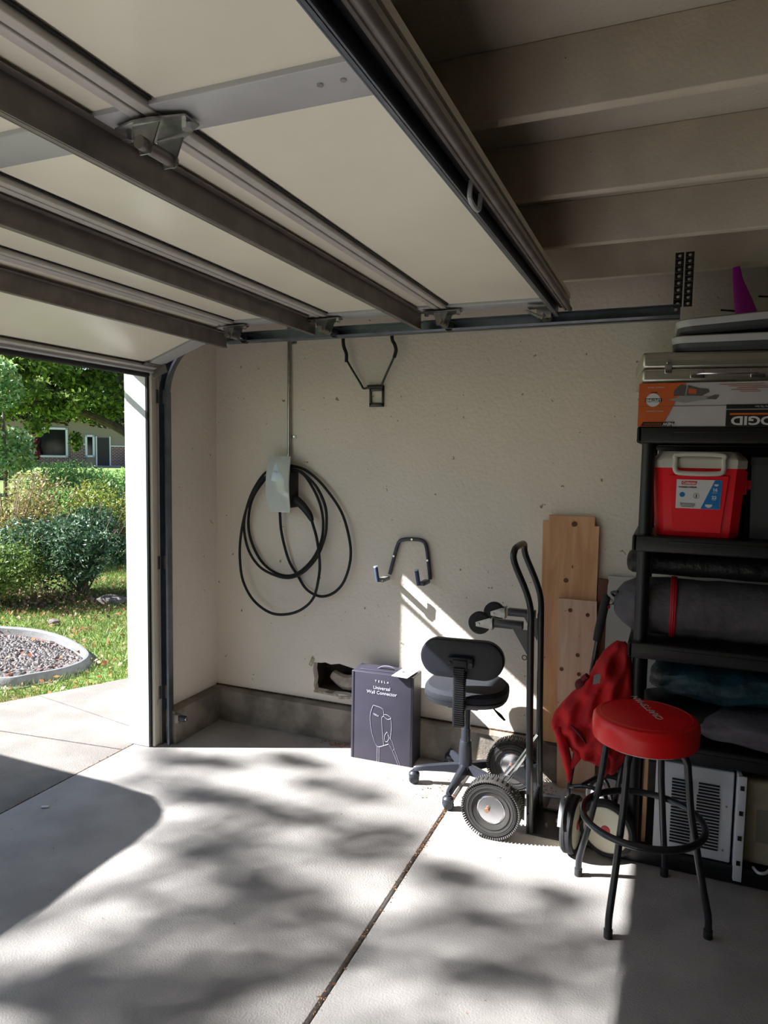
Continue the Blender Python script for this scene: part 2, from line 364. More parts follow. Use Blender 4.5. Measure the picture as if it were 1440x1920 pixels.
# C profile (n = outward normal offset towards the door side, y across)
def chan(yo, prof, name, m, parent):
    q = MB(); loops = []
    for i, (x, z) in enumerate(path):
        a = path[max(0, i-1)]; b = path[min(len(path)-1, i+1)]; t = Vector((b[0]-a[0], 0, b[1]-a[1])).normalized(); nn = Vector((t.z, 0, -t.x))
        loops.append([T((x+nn.x*u, 3.12+v, z+nn.z*u)) for u, v in prof])
    q.loft(loops, True); return q.build(name, m, parent, sm=50)
t_ = .0025
prof = [(-.022, -.034), (-.022, .008), (.024, .008), (.028, -.030), (.020, -.036), (.020, -.030+t_), (.024-t_, .008-t_), (-.022+t_, .008-t_), (-.018, -.034)]
chan(0, prof, 'channel', M_galv, trk)
MB().box(T((-2.59, 3.135, 1.0)), (.05, .008, 1.96)).build('wall_angle', M_galv, trk)
for z in (1.955, 1.04, .30):
    q = MB(); q.box(T((-2.63, 3.095, z)), (.030, .035, .075), bev=.002); q.box(T((-2.606, 3.118, z)), (.03, .006, .075)); b_ = q.build('jamb_bracket', M_strut, trk)
    MB().cyl(T((-2.626, 3.078, z+.015)), T((-2.626, 3.070, z+.015)), .008, n=6).build('bolt', M_steel, b_)
q = MB()
for z in (.80, .745, .69): q.box(T((-2.565, 3.112, z)), (.004, .012, .032))
q.bsplit('slot_highlight', M_white, trk)
q = MB(); q.box(T((-1.1, 3.145, 2.252)), (2.2, .003, .045)); q.box(T((-1.1, 3.158, 2.229)), (2.2, .028, .003)); q.build('stiffening_angle', M_galv, trk)
# perforated hanger angles carrying the track end
hg = thing('track_hanger', (.0, 3.14, 2.27), 'perforated black steel angle hanging the far end of the door track from the ceiling', 'bracket')
q = MB()
def perf(q, x, y, z0, z1, wd, n, axis):
    step = (z1-z0)/n
    for i in range(n):
        zc = z0+step*(i+.5); h = .006
        def pt(u, z): return (x+u, y, z) if axis == 'x' else (x, y+u, z)
        ring_o = [(-wd/2, zc-step/2), (0, zc-step/2), (wd/2, zc-step/2), (wd/2, zc), (wd/2, zc+step/2), (0, zc+step/2), (-wd/2, zc+step/2), (-wd/2, zc)]
        ring_i = [(h*math.cos(a), zc+h*math.sin(a)) for a in [math.atan2(b-zc, a_) for a_, b in ring_o]]
        loops = [[pt(*p) for p in ring_o], [pt(*p) for p in ring_i]]
        q.loft(loops, False)
perf(q, -.012, 3.118-3.14+0, 0, .215, .032, 8, 'x')
q.v = [(v[0], v[1], v[2]) for v in q.v]
a1 = q.build('angle_strip', M_black, hg); 
q = MB(); perf(q, .026, -.022, .0, .215, .032, 9, 'x'); a2 = q.build('angle_strip', M_black, hg)
for a_ in (a1, a2):
    md = a_.modifiers.new('thick', 'SOLIDIFY'); md.thickness = .003; md.offset = 0
MB().cyl((-.018, -.018, -.012), (-.018, -.03, -.012), .007, n=8).build('bolt', M_steel, hg)
# safety sensor low on the track
ss = thing('safety_sensor', (-2.56, 3.13, .10), 'small dark photo-eye sensor on a bracket low beside the door track', 'sensor')
MB().box((.02, .0, .05), (.05, .03, .05), bev=.004).box((-.02, .0, .03), (.05, .02, .02)).build('bracket', M_strut, ss)
MB().box((.065, .0, .055), (.045, .028, .03), bev=.006).build('housing', M_black, ss)
MB().cyl((.088, 0, .055), (.094, 0, .055), .010, n=12).build('lens', M_steel, ss)

# ================================================================== EV CHARGER
ch = thing('wall_charger', (-2.09, 3.6, 1.31), 'white glass-fronted electric car charger on the back wall with a coiled black cable', 'charger')
CL = ch.location
def Wd(p): return (p[0]-CL.x, p[1]-CL.y, p[2]-CL.z)
m_glass = mat('white_glass', (206, 212, 206), .08, coat=.6, var=.02, vscale=40)
q = MB(); N = 14; loops = []
for i in range(N+1):
    u = i/N; z = 1.318+u*.322; bul = .036*math.sin(PI*min(1, max(0, u)))**.8; wv = .076-.010*abs(2*u-1)**4
    yf = 3.498-bul
    loops.append([Wd(p) for p in ((-2.088-wv, yf+.004, z), (-2.088-wv+.006, yf, z), (-2.088+wv-.006, yf, z), (-2.088+wv, yf+.004, z), (-2.088+wv-.002, yf+.013, z), (-2.088-wv+.002, yf+.013, z))])
q.loft(loops); q.build('glass_front', m_glass, ch)
q = MB(); loops = []
for i in range(9):
    u = i/8; z = 1.345+u*.205; w_ = .068; d0 = 3.60; d1 = 3.475+.012*abs(2*u-1)
    loops.append([Wd(p) for p in ((-2.088-w_+.004, d0, z), (-2.088-w_, d1+.02, z), (-2.088-w_+.01, d1, z), (-2.088+w_-.01, d1, z), (-2.088+w_, d1+.02, z), (-2.088+w_-.004, d0, z))])
q.loft(loops)
q.prism([Wd(p) for p in ((-2.15, 3.50, 1.55), (-2.03, 3.50, 1.55), (-2.03, 3.50, 1.63), (-2.15, 3.50, 1.63))], (0, .014, 0)); q.build('body', M_black, ch)
q = MB(); q.tube([Wd(p) for p in ((-2.03, 3.535, 1.395), (-2.0, 3.54, 1.385), (-1.965, 3.548, 1.355), (-1.93, 3.55, 1.315), (-1.915, 3.552, 1.29), (-1.905, 3.55, 1.272))], [.019, .021, .019, .017, .014, .009], 12, sm=3, squash=(1.25, .8)); q.build('plug_handle', M_black, ch)
cA = [(-2.127, 3.565, 1.33), (-2.127, 3.565, 1.303), (-2.115, 3.565, 1.187), (-2.071, 3.572, 1.031), (-2.017, 3.585, 0.94), (-1.945, 3.565, 0.867), (-1.857, 3.565, 0.834), (-1.771, 3.565, 0.861), (-1.704, 3.565, 0.935), (-1.666, 3.565, 1.06), (-1.674, 3.565, 1.181), (-1.726, 3.565, 1.331), (-1.829, 3.565, 1.463), (-1.916, 3.565, 1.537), (-1.986, 3.565, 1.573), (-2.09, 3.56, 1.588), (-2.18, 3.552, 1.562)]
cB = [(-2.246, 3.55, 1.514), (-2.32, 3.55, 1.4), (-2.365, 3.55, 1.254), (-2.357, 3.55, 1.142), (-2.319, 3.55, 1.048), (-2.245, 3.55, 0.972), (-2.134, 3.55, 0.933), (-2.044, 3.55, 0.931), (-1.955, 3.55, 0.973), (-1.869, 3.545, 1.063), (-1.825, 3.55, 1.174), (-1.812, 3.55, 1.251), (-1.82, 3.55, 1.358), (-1.873, 3.55, 1.463), (-1.942, 3.545, 1.528), (-1.988, 3.54, 1.558), (-2.09, 3.542, 1.574), (-2.18, 3.56, 1.55)]
cC = [(-2.254, 3.575, 1.481), (-2.314, 3.575, 1.4), (-2.344, 3.575, 1.318), (-2.351, 3.575, 1.205), (-2.317, 3.575, 1.093), (-2.242, 3.575, 0.992), (-2.131, 3.575, 0.938), (-2.022, 3.575, 0.95), (-1.917, 3.575, 1.041), (-1.859, 3.575, 1.154), (-1.846, 3.575, 1.263), (-1.868, 3.575, 1.37), (-1.921, 3.575, 1.469), (-1.988, 3.575, 1.545), (-2.09, 3.58, 1.57), (-2.18, 3.56, 1.54)]
cD = [(-2.241, 3.53, 1.489), (-2.296, 3.53, 1.409), (-2.348, 3.53, 1.289), (-2.378, 3.53, 1.143), (-2.382, 3.53, 1.013), (-2.359, 3.53, 0.886), (-2.287, 3.53, 0.778), (-2.176, 3.53, 0.715), (-2.067, 3.53, 0.713), (-1.96, 3.53, 0.753), (-1.88, 3.53, 0.832), (-1.847, 3.53, 0.959), (-1.844, 3.53, 1.052), (-1.863, 3.53, 1.174), (-1.895, 3.54, 1.255), (-1.908, 3.55, 1.28)]
MB().tube([Wd(p) for p in cA+cB+cC+cD], .0082, 8, sm=5).build('charging_cable', M_rubber, ch)
text('TESLA', .018, mat('pale_print', (196, 204, 200), .2), ch, frame(Wd((-2.095, 3.4625, 1.55)), (1, 0, 0), (0, 0, 1)))
cd = thing('conduit', (-2.078, 3.585, 1.64), 'thin galvanised metal conduit running up the wall above the charger', 'conduit')
MB().tube([(.002, -.005, -.03), (.0, -.003, 0), (0, 0, .05), (-.004, 0, .99)], .0115, 12).build('pipe', M_pipe, cd)
for z in (.115, .655):
    q = MB(); q.torus((0, 0, z), .0125, .002, n=16, m=6); q.box((.024, .010, z), (.03, .003, .016), bev=.001); s_ = q.build('pipe_strap', M_pipe, cd)
    MB().cyl((.028, .009, z), (.028, .003, z), .005, n=6).bsplit('screw', M_steel, s_)

# ================================================================== WALL HOOKS
hk = thing('folding_wall_hook', (-1.53, 3.6, 1.92), 'black Y-armed bike hook folded up on the wall under the door track', 'wall hook')
def Hk(p): return (p[0]+1.53, p[1]-3.6, p[2]-1.92)
q = MB()
q.box(Hk((-1.53, 3.592, 2.022)), (.086, .012, .03), bev=.002); q.box(Hk((-1.53, 3.592, 1.932)), (.086, .012, .022), bev=.002)
q.box(Hk((-1.567, 3.592, 1.977)), (.012, .012, .10), bev=.002); q.box(Hk((-1.493, 3.592, 1.977)), (.012, .012, .10), bev=.002)
q.build('mounting_plate', M_bmetal, hk)
MB().cyl(Hk((-1.58, 3.58, 2.03)), Hk((-1.49, 3.58, 2.03)), .011, n=12).build('pivot_sleeve', M_bmetal, hk)
q = MB(); q.tube([Hk(p) for p in ((-1.575, 3.58, 2.028), (-1.603, 3.575, 2.022), (-1.62, 3.57, 2.05), (-1.694, 3.55, 2.173), (-1.696, 3.545, 2.20))], .006, 8, sm=3); q.build('arm', M_bmetal, hk)
q = MB(); q.tube([Hk(p) for p in ((-1.495, 3.58, 2.03), (-1.49, 3.575, 2.05), (-1.416, 3.55, 2.18), (-1.408, 3.545, 2.20))], .006, 8, sm=3); q.build('arm', M_bmetal, hk)
q = MB(); q.tube([Hk(p) for p in ((-1.696, 3.545, 2.165), (-1.694, 3.54, 2.21), (-1.708, 3.535, 2.25), (-1.710, 3.53, 2.295), (-1.70, 3.525, 2.308), (-1.685, 3.52, 2.305))], .0098, 10, sm=4); q.build('rubber_sleeve', M_rubber, hk)
q = MB(); q.tube([Hk(p) for p in ((-1.412, 3.545, 2.18), (-1.400, 3.54, 2.215), (-1.405, 3.535, 2.245), (-1.419, 3.53, 2.275), (-1.420, 3.525, 2.33))], .0098, 10, sm=4); q.build('rubber_sleeve', M_rubber, hk)
h2 = thing('tool_hanger', (-1.31, 3.6, .97), 'dark U-shaped tubular wall hanger with two padded prongs above the carton', 'wall hook')
def H2(p): return (p[0]+1.31, p[1]-3.6, p[2]-.97)
m_tube = mat('slate_tube', (70, 72, 84), .35, .3)
MB().tube([H2(p) for p in ((-1.432, 3.585, .995), (-1.41, 3.585, 1.08), (-1.388, 3.585, 1.16), (-1.365, 3.585, 1.190), (-1.30, 3.585, 1.199), (-1.24, 3.585, 1.192), (-1.218, 3.585, 1.155), (-1.205, 3.585, 1.07), (-1.194, 3.585, .985))], .0105, 12, sm=4).build('frame_tube', m_tube, h2)
q = MB()
for p in ((-1.30, 3.573, 1.199), (-1.405, 3.573, 1.10), (-1.208, 3.573, 1.09)): q.cyl(H2(p), H2((p[0], p[1]-.005, p[2])), .006, n=8)
q.bsplit('screw', M_steel, h2)
m_pad = mat('grey_pad', (112, 116, 112), .7)
for x0, xs in ((-1.432, -1), (-1.196, -1)):
    q = MB(); q.box(H2((x0-.012, 3.53, .975)), (.034, .10, .022), bev=.006); q.build('padded_arm', m_pad if x0 < -1.3 else m_tube, h2)
    q = MB(); q.tube([H2(p) for p in ((x0-.028, 3.485, .968), (x0-.032, 3.478, 1.0), (x0-.038, 3.474, 1.045))], .011, 12); e = q.build('prong_tip', mat('blue_grey_foam', (64, 78, 108), .6), h2)
    q = MB(); q.cyl(H2((x0-.038, 3.474, 1.045)), H2((x0-.039, 3.474, 1.052)), .0115, n=12); q.build('end_cap', mat('pale_blue_cap', (176, 212, 236), .5), e)

# ================================================================== CARTON
bx = thing('cardboard_carton', (-1.391, 3.462, 0), 'dark charcoal carton for a wall charger standing by the footing', 'box', rz=math.radians(2))
m_box = mat('carton_charcoal', (58, 56, 70), .38, var=.05, vscale=10, coat=.15)
m_line = mat('print_silver', (206, 204, 220), .4); m_bedge = mat('carton_edge', (110, 106, 130), .5)
BW, BD, BH = .352, .145, .487
m_side_shade = mat('carton_side_shade', (40, 40, 48), .45)  # right side of the carton in a darker tone, shade put into the colour
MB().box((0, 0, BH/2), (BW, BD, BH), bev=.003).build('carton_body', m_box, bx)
MB().box((BW/2+.001, .0, BH/2), (.002, BD-.012, BH-.01)).build('shaded_side', m_side_shade, bx)
q = MB(); q.box((BW/2-.012, -BD/2-.0012, BH/2), (.006, .002, BH-.006)); q.box((-BW/2+.012, -BD/2-.0012, BH/2), (.003, .002, BH-.006)); q.bsplit('fold_seam', mat('seam_dark', (34, 32, 44), .6), bx)
q = MB(); q.box((.01, .01, BH+.003), (.30, .10, .005), bev=.002); q.build('top_flap', m_box, bx)
q = MB(); q.tube([(-.05, .0, BH+.006), (-.025, -.0, BH+.02), (.005, 0, BH+.024), (.035, 0, BH+.02), (.055, 0, BH+.006)], .004, 8, sm=4, squash=(.5, 2)); q.build('carry_handle', m_bedge, bx)
MB().box((.003, -.0, BH+.006), (.085, .02, .002), bev=.0005).build('handle_slot', M_dark, bx)
yF = -BD/2-.0015
text('T  E  S  L  A', .016, m_line, bx, frame((-.0, yF, BH-.043), (1, 0, 0), (0, 0, 1)), bold=.0002)
text('Universal\nWall Connector', .026, m_line, bx, frame((.0, yF, BH-.092), (1, 0, 0), (0, 0, 1)), bold=.0)
def outline(pts, r=.0009, closed=False, sm=3):
    q = MB(); q.tube([(p[0], yF, p[1]) for p in pts], r, 5, closed=closed, sm=sm); return q
# outline drawing of the charger printed on the front
def PX(x, y): # carton-art coordinates read off the print -> local metres
    return (-BW/2 + (x-110)/(1095-110)*BW, BH - (y-(300+(x-110)*.13))/1345*BH)
art = MB()
for pts, cl, sm in (([(470, 835), (620, 890), (640, 1000), (610, 1030), (625, 1250), (650, 1450)], False, 3), ([(470, 835), (430, 950), (425, 1080), (460, 1280), (540, 1465), (650, 1450)], False, 3),
                ([(640, 975), (700, 985), (755, 1030), (700, 1050), (640, 1000)], False, 3), ([(755, 1035), (768, 1180), (750, 1350)], False, 3), ([(650, 1450), (720, 1430)], False, 0),
                ([(700, 1240), (665, 1290), (660, 1370), (700, 1390), (730, 1330), (700, 1240)], False, 3), ([(710, 1290), (780, 1380), (820, 1500), (790, 1530), (715, 1400)], False, 0),
                ([(545, 1465), (545, 1750)], False, 0), ([(575, 1465), (575, 1755)], False, 0), ([(790, 1530), (910, 1800)], False, 0), ([(825, 1520), (935, 1800)], False, 0)):
    pp = [PX(*p) for p in pts]; art.tube([(a, yF, b) for a, b in pp], .0008, 4, sm=sm)
art.build('line_drawing', m_line, bx)
text('TESLA', .012, m_line, bx, frame((PX(515, 985)[0], yF, PX(515, 985)[1]), (1, 0, -.25), (0, 0, 1)))
pc = thing('white_card', (-1.270, 3.45, BH+.006), 'white card lying on top of the dark carton, two dark marks on it', 'card', rz=math.radians(-4))
MB().box((.0, -.012, .003), (.092, .165, .003), bev=.001).build('card', mat('white_card', (236, 236, 234), .6), pc)
MB().box((-.015, -.01, .005), (.014, .02, .001), rot=(0, 0, .6)).box((.02, .025, .005), (.008, .012, .001)).bsplit('print_mark', mat('mark_grey', (90, 88, 88), .7), pc)

# ================================================================== OFFICE CHAIR
oc = thing('office_chair', (-.897, 3.31, 0), 'black armless swivel desk chair seen from behind, facing the wall', 'chair', rz=math.radians(6))
m_fab = mat('black_fabric', (29, 32, 41), .85, var=.15, vscale=200, bump=.3, bscale=400, bdist=.002)
m_pl = mat('grey_black_plastic', (38, 41, 49), .4)
m_shell = mat('backrest_shell', (24, 25, 34), .42)
RZ = -math.radians(6)
for k in range(5):
    a = math.radians(196+72*k) + RZ; ca, sa = math.cos(a), math.sin(a)
    q = MB(); loops = []
    for u, hw, z0, z1 in ((.02, .024, .075, .125), (.10, .021, .078, .115), (.20, .017, .074, .100), (.245, .016, .068, .092), (.258, .010, .066, .086)):
        loops.append([(ca*u-sa*s_*hw, sa*u+ca*s_*hw, z) for s_, z in ((-1, z0), (-.7, z1-.005), (-.3, z1), (.3, z1), (.7, z1-.005), (1, z0))])
    q.loft(loops); q.build('base_arm', m_pl, oc)
    q = MB(); c_ = Vector((ca*.255, sa*.255, .026)); ax = Vector((-sa*math.cos(k)+ca*math.sin(k), ca*math.cos(k)+sa*math.sin(k), 0)).normalized()
    q.lathe([(.001, -.024), (.018, -.024), (.025, -.018), (.026, -.004), (.022, -.002), (.022, .002), (.026, .004), (.025, .018), (.018, .024), (.001, .024)], c_, ax, 20)
    q.cyl(c_, c_+Vector((0, 0, .045)), .010, n=10); q.lathe([(.028, .0), (.027, .015), (.018, .024), (.002, .026)], c_+Vector((0, 0, .012)), n=16)
    q.build('caster', m_pl, oc)
q = MB(); q.lathe([(.034, .07), (.036, .10), (.033, .20), (.030, .235), (.028, .24), (.002, .24)], (0, 0, 0), n=24); q.build('column_cover', m_pl, oc)
q = MB(); q.lathe([(.024, .23), (.024, .30), (.021, .30), (.020, .44), (.002, .44)], (0, 0, 0), n=20); q.build('gas_column', m_pl, oc)
q = MB(); q.box((0, -.02, .450), (.15, .2, .025), bev=.006); q.build('seat_plate', m_pl, oc)
q = MB(); loops = []
def selip(cx, cy, a, b, z, n=36, e=2.6, dz=lambda x, y: 0):
    r = []
    for j in range(n):
        t = 2*PI*j/n; c, s_ = math.cos(t), math.sin(t)
        x = a*abs(c)**(2/e)*(1 if c >= 0 else -1); y = b*abs(s_)**(2/e)*(1 if s_ >= 0 else -1); r.append((cx+x, cy+y, z+dz(x, y)))
    return r
for a, b, z in ((.16, .15, .462), (.195, .183, .465), (.203, .190, .475), (.206, .193, .487)): loops.append(selip(0, .0, a, b, z))
q.loft(loops); sp = q.build('seat_pan', m_pl, oc)
q = MB(); loops = []
for a, b, z in ((.200, .188, .486), (.207, .194, .500), (.205, .192, .520), (.188, .175, .537), (.13, .12, .541), (.04, .04, .539)): loops.append(selip(0, 0, a, b, z))
q.loft(loops); q.build('seat_cushion', m_fab, oc)
# backrest: pill shaped shell, slightly curved, cushion on the far side
def pill(hw, hh, y, n=40, bow=.02):
    r = []
    for j in range(n):
        t = 2*PI*j/n; c, s_ = math.cos(t), math.sin(t); k = hw-hh
        x = (hh*c + (k if c >= 0 else -k)); z = hh*s_
        if abs(c) < 1e-6: x = k
        r.append((x, y+bow*(x/hw)**2, .705+z))
    return r
BYK = -.205
q = MB(); q.loft([pill(.172, .068, BYK-.004), pill(.192, .086, BYK+.0), pill(.199, .093, BYK+.008), pill(.199, .093, BYK+.022)]); q.build('back_shell', m_shell, oc)
q = MB(); q.loft([pill(.197, .091, BYK+.022), pill(.199, .093, BYK+.035), pill(.187, .08, BYK+.055), pill(.12, .04, BYK+.062)]); q.build('back_cushion', m_fab, oc)
q = MB(); q.box((0, BYK-.012, .697), (.125, .018, .05), bev=.008); q.box((0, BYK-.018, .687), (.07, .02, .05), bev=.006); mp = q.build('mount_block', M_black, oc)
q = MB()
for x in (-.05, .05): q.cyl((x, BYK-.022, .694), (x, BYK-.028, .694), .009, n=12)
q.bsplit('bolt_cap', m_pl, mp)
q = MB(); pts = []; z = .655
prof = []
for i in range(27):
    zz = .675-.0105*i; prof.append((.029, zz)); prof.append((.029, zz-.005)); prof.append((.024, zz-.0055)); prof.append((.024, zz-.010))
loops = [[(r*1.0*sx, BYK-.018+ (.05*max(0, (.46-z_)/.1) if z_ < .46 else 0)*.3 + r*.75*sy, z_) for sx, sy in ((-1, -.8), (-.8, -1), (.8, -1), (1, -.8), (1, .8), (.8, 1), (-.8, 1), (-1, .8))] for r, z_ in prof]
q.loft(loops); q.build('bellows_sleeve', M_black, oc)
q = MB(); q.tube([(0, BYK-.005, .44), (0, BYK-.0, .405), (0, BYK+.06, .422), (0, -.05, .445)], .014, 8, sm=3, squash=(.6, 1.6)); q.build('back_bar', M_bmetal, oc)
q = MB(); q.tube([(.06, .0, .450), (.13, -.04, .44), (.155, -.06, .425)], .004, 8); q.tube([(.15, -.055, .427), (.175, -.075, .415), (.20, -.095, .400)], [.006, .011, .007], 8, squash=(.5, 1)); q.build('height_lever', M_black, oc)

# ================================================================== HAND TRUCK
ht = thing('hand_truck', (-.515, 3.15, 0), 'black convertible hand truck standing upright with pneumatic tyres', 'hand truck')
def Ht(p): return (p[0]+.5, p[1]-3.15, p[2])
yn, yf = 3.0, 3.25
lx = -.012
for y in (yn, yf):
    q = MB(); q.tube([Ht((-.497, y, .008)), Ht((-.512, y, .45)), Ht((-.522, y, .93))], .0155, 14); q.build('side_rail', M_bmetal, ht)
q = MB(); q.tube([Ht(p) for p in ((-.523, yn, .86), (-.523, yn, .98), (-.545, yn, 1.07), (-.602, yn, 1.20), (-.606, yn+.02, 1.252), (-.604, yn+.10, 1.262), (-.604, yf-.10, 1.262), (-.606, yf-.02, 1.252), (-.602, yf, 1.20), (-.545, yf, 1.07), (-.523, yf, .98), (-.523, yf, .86))], .0145, 14, sm=4); q.build('loop_handle', M_bmetal, ht)
for z in (.10,):
    MB().tube([Ht((-.505, yn, z)), Ht((-.505, (yn+yf)/2, z)), Ht((-.505, yf, z))], .010, 10).build('cross_bar', M_bmetal, ht)
q = MB(); q.box(Ht((-.363, 3.185, .0055)), (.29, .40, .007), bev=.002); q.build('toe_plate', M_bmetal, ht)
q = MB(); q.box(Ht((-.505, 3.14, .05)), (.006, .33, .09), bev=.001); q.box(Ht((-.36, 3.22, .012)), (.27, .012, .014), bev=.002); q.build('toe_gusset', M_bmetal, ht)
q = MB(); q.box(Ht((-.40, 3.29, .0098)), (.12, .11, .0012)); lb = q.build('safety_label', mat('label_silver', (150, 152, 158), .5, var=.15, vscale=60), ht)
q = MB()
for i in range(9): q.box(Ht((-.375, 3.25+.009*i, .0108)), (.055, .003, .0006))
q.bsplit('label_print', mat('print_red', (150, 90, 92), .6), lb)
q = MB(); q.box(Ht((-.30, 3.04, .012)), (.03, .02, .012)); q.build('red_tab', mat('red_tab', (196, 30, 48), .5), ht)
def wheel(cx_, cy_, R, wd, parent, Tf, tread=True, axis=(0, 1, 0), m_t=None, hubcol=M_steel, name='wheel', hubR=.5):
    m_t = m_t or mat('tyre_grey_rubber', (50, 48, 46), .75, var=.12, vscale=30)
    c = Vector(Tf((cx_, cy_, R)))
    q = MB(); h = wd/2
    q.lathe([(R*hubR, -h*.72), (R*.62, -h*.95), (R*.84, -h), (R*.95, -h*.78), (R, -h*.35), (R, h*.35), (R*.95, h*.78), (R*.84, h), (R*.62, h*.95), (R*hubR, h*.72)], c, axis, 48)
    wo = q.build(name, m_t, parent)
    if tread:
        q = MB(); A = Vector(axis); qr = Vector((0, 0, 1)).rotation_difference(A); nT = 78
        for k in range(nT):
            a = 2*PI*k/nT
            for sg in (-1, 1):
                Rm = Matrix.Rotation(a, 3, 'Z')
                for (r_, zz, l_, tl) in ((R*.935, sg*h*.86, .022, sg*.9), ):
                    M3 = qr.to_matrix() @ Rm @ Euler((0, tl, 0)).to_matrix()
                    q.box(c + qr @ (Rm @ Vector((r_, 0, zz))), (.006, R*.042, .024), rot=M3)
            if k % 2 == 0:
                Rm = Matrix.Rotation(a, 3, 'Z')
                for zz in (-.3*h, 0, .3*h): q.box(c + qr @ (Rm @ Vector((R*1.0, 0, zz+(h*.1 if (k//2) % 2 else 0)))), (.006, R*.05, h*.22), rot=qr.to_matrix() @ Rm)
        q.build('tread_blocks', m_t, wo)
    q = MB(); q.lathe([(R*hubR, -h*.74), (R*(hubR-.03), -h*.80), (R*(hubR-.055), -h*.74), (R*(hubR-.08), -h*.25), (R*(hubR-.16), -h*.08), (R*.22, -h*.15), (R*.19, -h*.62), (R*.12, -h*.66), (R*.12, h*.66), (R*.19, h*.62), (R*.22, h*.15), (R*(hubR-.16), h*.08), (R*(hubR-.08), h*.25), (R*(hubR-.055), h*.74), (R*(hubR-.03), h*.8), (R*hubR, h*.74)], c, axis, 40)
    q.build('rim', hubcol, wo)
    q = MB()
    for rr_ in (.66, .78, .88): q.torus(c-Vector(axis)*h*.97, R*rr_, .0022, axis, 48, 6)
    q.build('sidewall_ring', M_rubber, wo)
    return wo
wn_ = wheel(-.648, 2.915, .128, .078, ht, Ht, hubR=.50); wf_ = wheel(-.653, 3.385, .128, .078, ht, Ht, hubR=.50)
for o_, yy, sg in ((wn_, 2.915, -1), (wf_, 3.385, -1)):
    MB().cyl(Ht((-.662, yy-.045, .128)), Ht((-.662, yy-.032, .128)), .010, n=10).build('axle_end', mat('rusty_nut', (150, 110, 84), .6, .4), o_)
MB().cyl(Ht((-.665, 2.955, .128)), Ht((-.665, 3.345, .128)), .009, n=10).build('axle', M_steel, ht)
q = MB()
for y in (yn+.02, yf-.02): q.tube([Ht((-.515, y, .36)), Ht((-.60, y, .22)), Ht((-.66, y, .135))], .006, 8)
q.bsplit('axle_brace', M_steel, ht)
q = MB()
for y in (yn-.018, yf+.018): q.prism([Ht(p) for p in ((-.52, y, .20), (-.52, y, .06), (-.66, y, .12), (-.66, y, .145))], (0, .004, 0))
q.bsplit('axle_bracket', M_bmetal, ht)
for y, dz, dxx in ((yn, .0, 0), (yf, .0, .03)):
    q = MB(); q.box(Ht((-.62+dxx*.3, y, .925)), (.13, .03, .036), bev=.003); q.build('caster_arm', M_bmetal, ht)
    q = MB(); q.prism([Ht(p) for p in ((-.60, y-.002, .907), (-.535, y-.002, .907), (-.535, y-.002, .80))], (0, .004, 0)); q.build('gusset', M_bmetal, ht)
    cz = .918 if y == yn else .915; cxw = -.748 if y == yn else -.742
    q = MB(); q.lathe([(.001, -.014), (.044, -.014), (.050, -.009), (.050, .009), (.044, .014), (.001, .014)], Ht((cxw, y, cz)), (0, 1, 0), 28); cw = q.build('caster_wheel', M_rubber, ht)
    q = MB()
    for s_ in (-.02, .02):
        q.prism([Ht(p) for p in ((cxw-.012, y+s_-.0015, cz-.012), (cxw-.014, y+s_-.0015, cz+.006), (-.70, y+s_-.0015, cz+.03), (-.688, y+s_-.0015, cz+.025), (-.688, y+s_-.0015, cz-.02))], (0, .003, 0))
    q.box(Ht((-.688, y, cz+.005)), (.006, .05, .055), bev=.001); q.cyl(Ht((cxw, y-.026, cz-.002)), Ht((cxw, y+.026, cz-.002)), .006, n=8)
    q.build('caster_fork', M_hinge, cw)
MB().torus(Ht((-.545, yn-.0, .785)), .010, .002, axis=(0, 1, 0), n=16, m=5).build('pull_ring', M_bmetal, ht)

# ================================================================== BOARDS
def wood(name, c1, c2, knots=None):
    m = bpy.data.materials.new(name); m.use_nodes = True; n = m.node_tree.nodes; l = m.node_tree.links; p = n['Principled BSDF']
    tc = n.new('ShaderNodeTexCoord'); mp = n.new('ShaderNodeMapping'); mp.inputs['Scale'].default_value = (9, 9, .8); l.new(tc.outputs['Object'], mp.inputs[0])
    t = n.new('ShaderNodeTexNoise'); t.inputs['Scale'].default_value = 3; t.inputs['Detail'].default_value = 6; t.inputs['Distortion'].default_value = .6; l.new(mp.outputs[0], t.inputs[0])
    r = n.new('ShaderNodeValToRGB'); r.color_ramp.elements[0].position = .35; r.color_ramp.elements[1].position = .65; r.color_ramp.elements[0].color = srgb(*c2); r.color_ramp.elements[1].color = srgb(*c1)
    l.new(t.outputs[0], r.inputs[0]); out = r.outputs[0]
    t2 = n.new('ShaderNodeTexNoise'); t2.inputs['Scale'].default_value = 22; t2.inputs['Detail'].default_value = 2; l.new(tc.outputs['Object'], t2.inputs[0])
    r2 = n.new('ShaderNodeValToRGB'); r2.color_ramp.elements[0].position = .70; r2.color_ramp.elements[1].position = .76; mx = n.new('ShaderNodeMix'); mx.data_type = 'RGBA'
    l.new(t2.outputs[0], r2.inputs[0]); l.new(r2.outputs[0], mx.inputs[0]); l.new(out, mx.inputs[6]); mx.inputs[7].default_value = srgb(int(c2[0]*.6), int(c2[1]*.5), int(c2[2]*.45)); l.new(mx.outputs[2], p.inputs['Base Color']); p.inputs['Roughness'].default_value = .7
    return m
w1 = wood('pine_tan', (222, 174, 130), (202, 150, 108)); w2 = wood('pine_pale', (228, 192, 166), (212, 170, 144)); w3 = wood('red_brown_wood', (116, 70, 52), (90, 52, 40))
m_knot = mat('wood_knot', (104, 56, 36), .7, var=.2, vscale=60)
b1 = thing('pine_board', (-.46, 3.555, .203), 'wide tan pine board with notched top corners leaning on the wall', 'board')
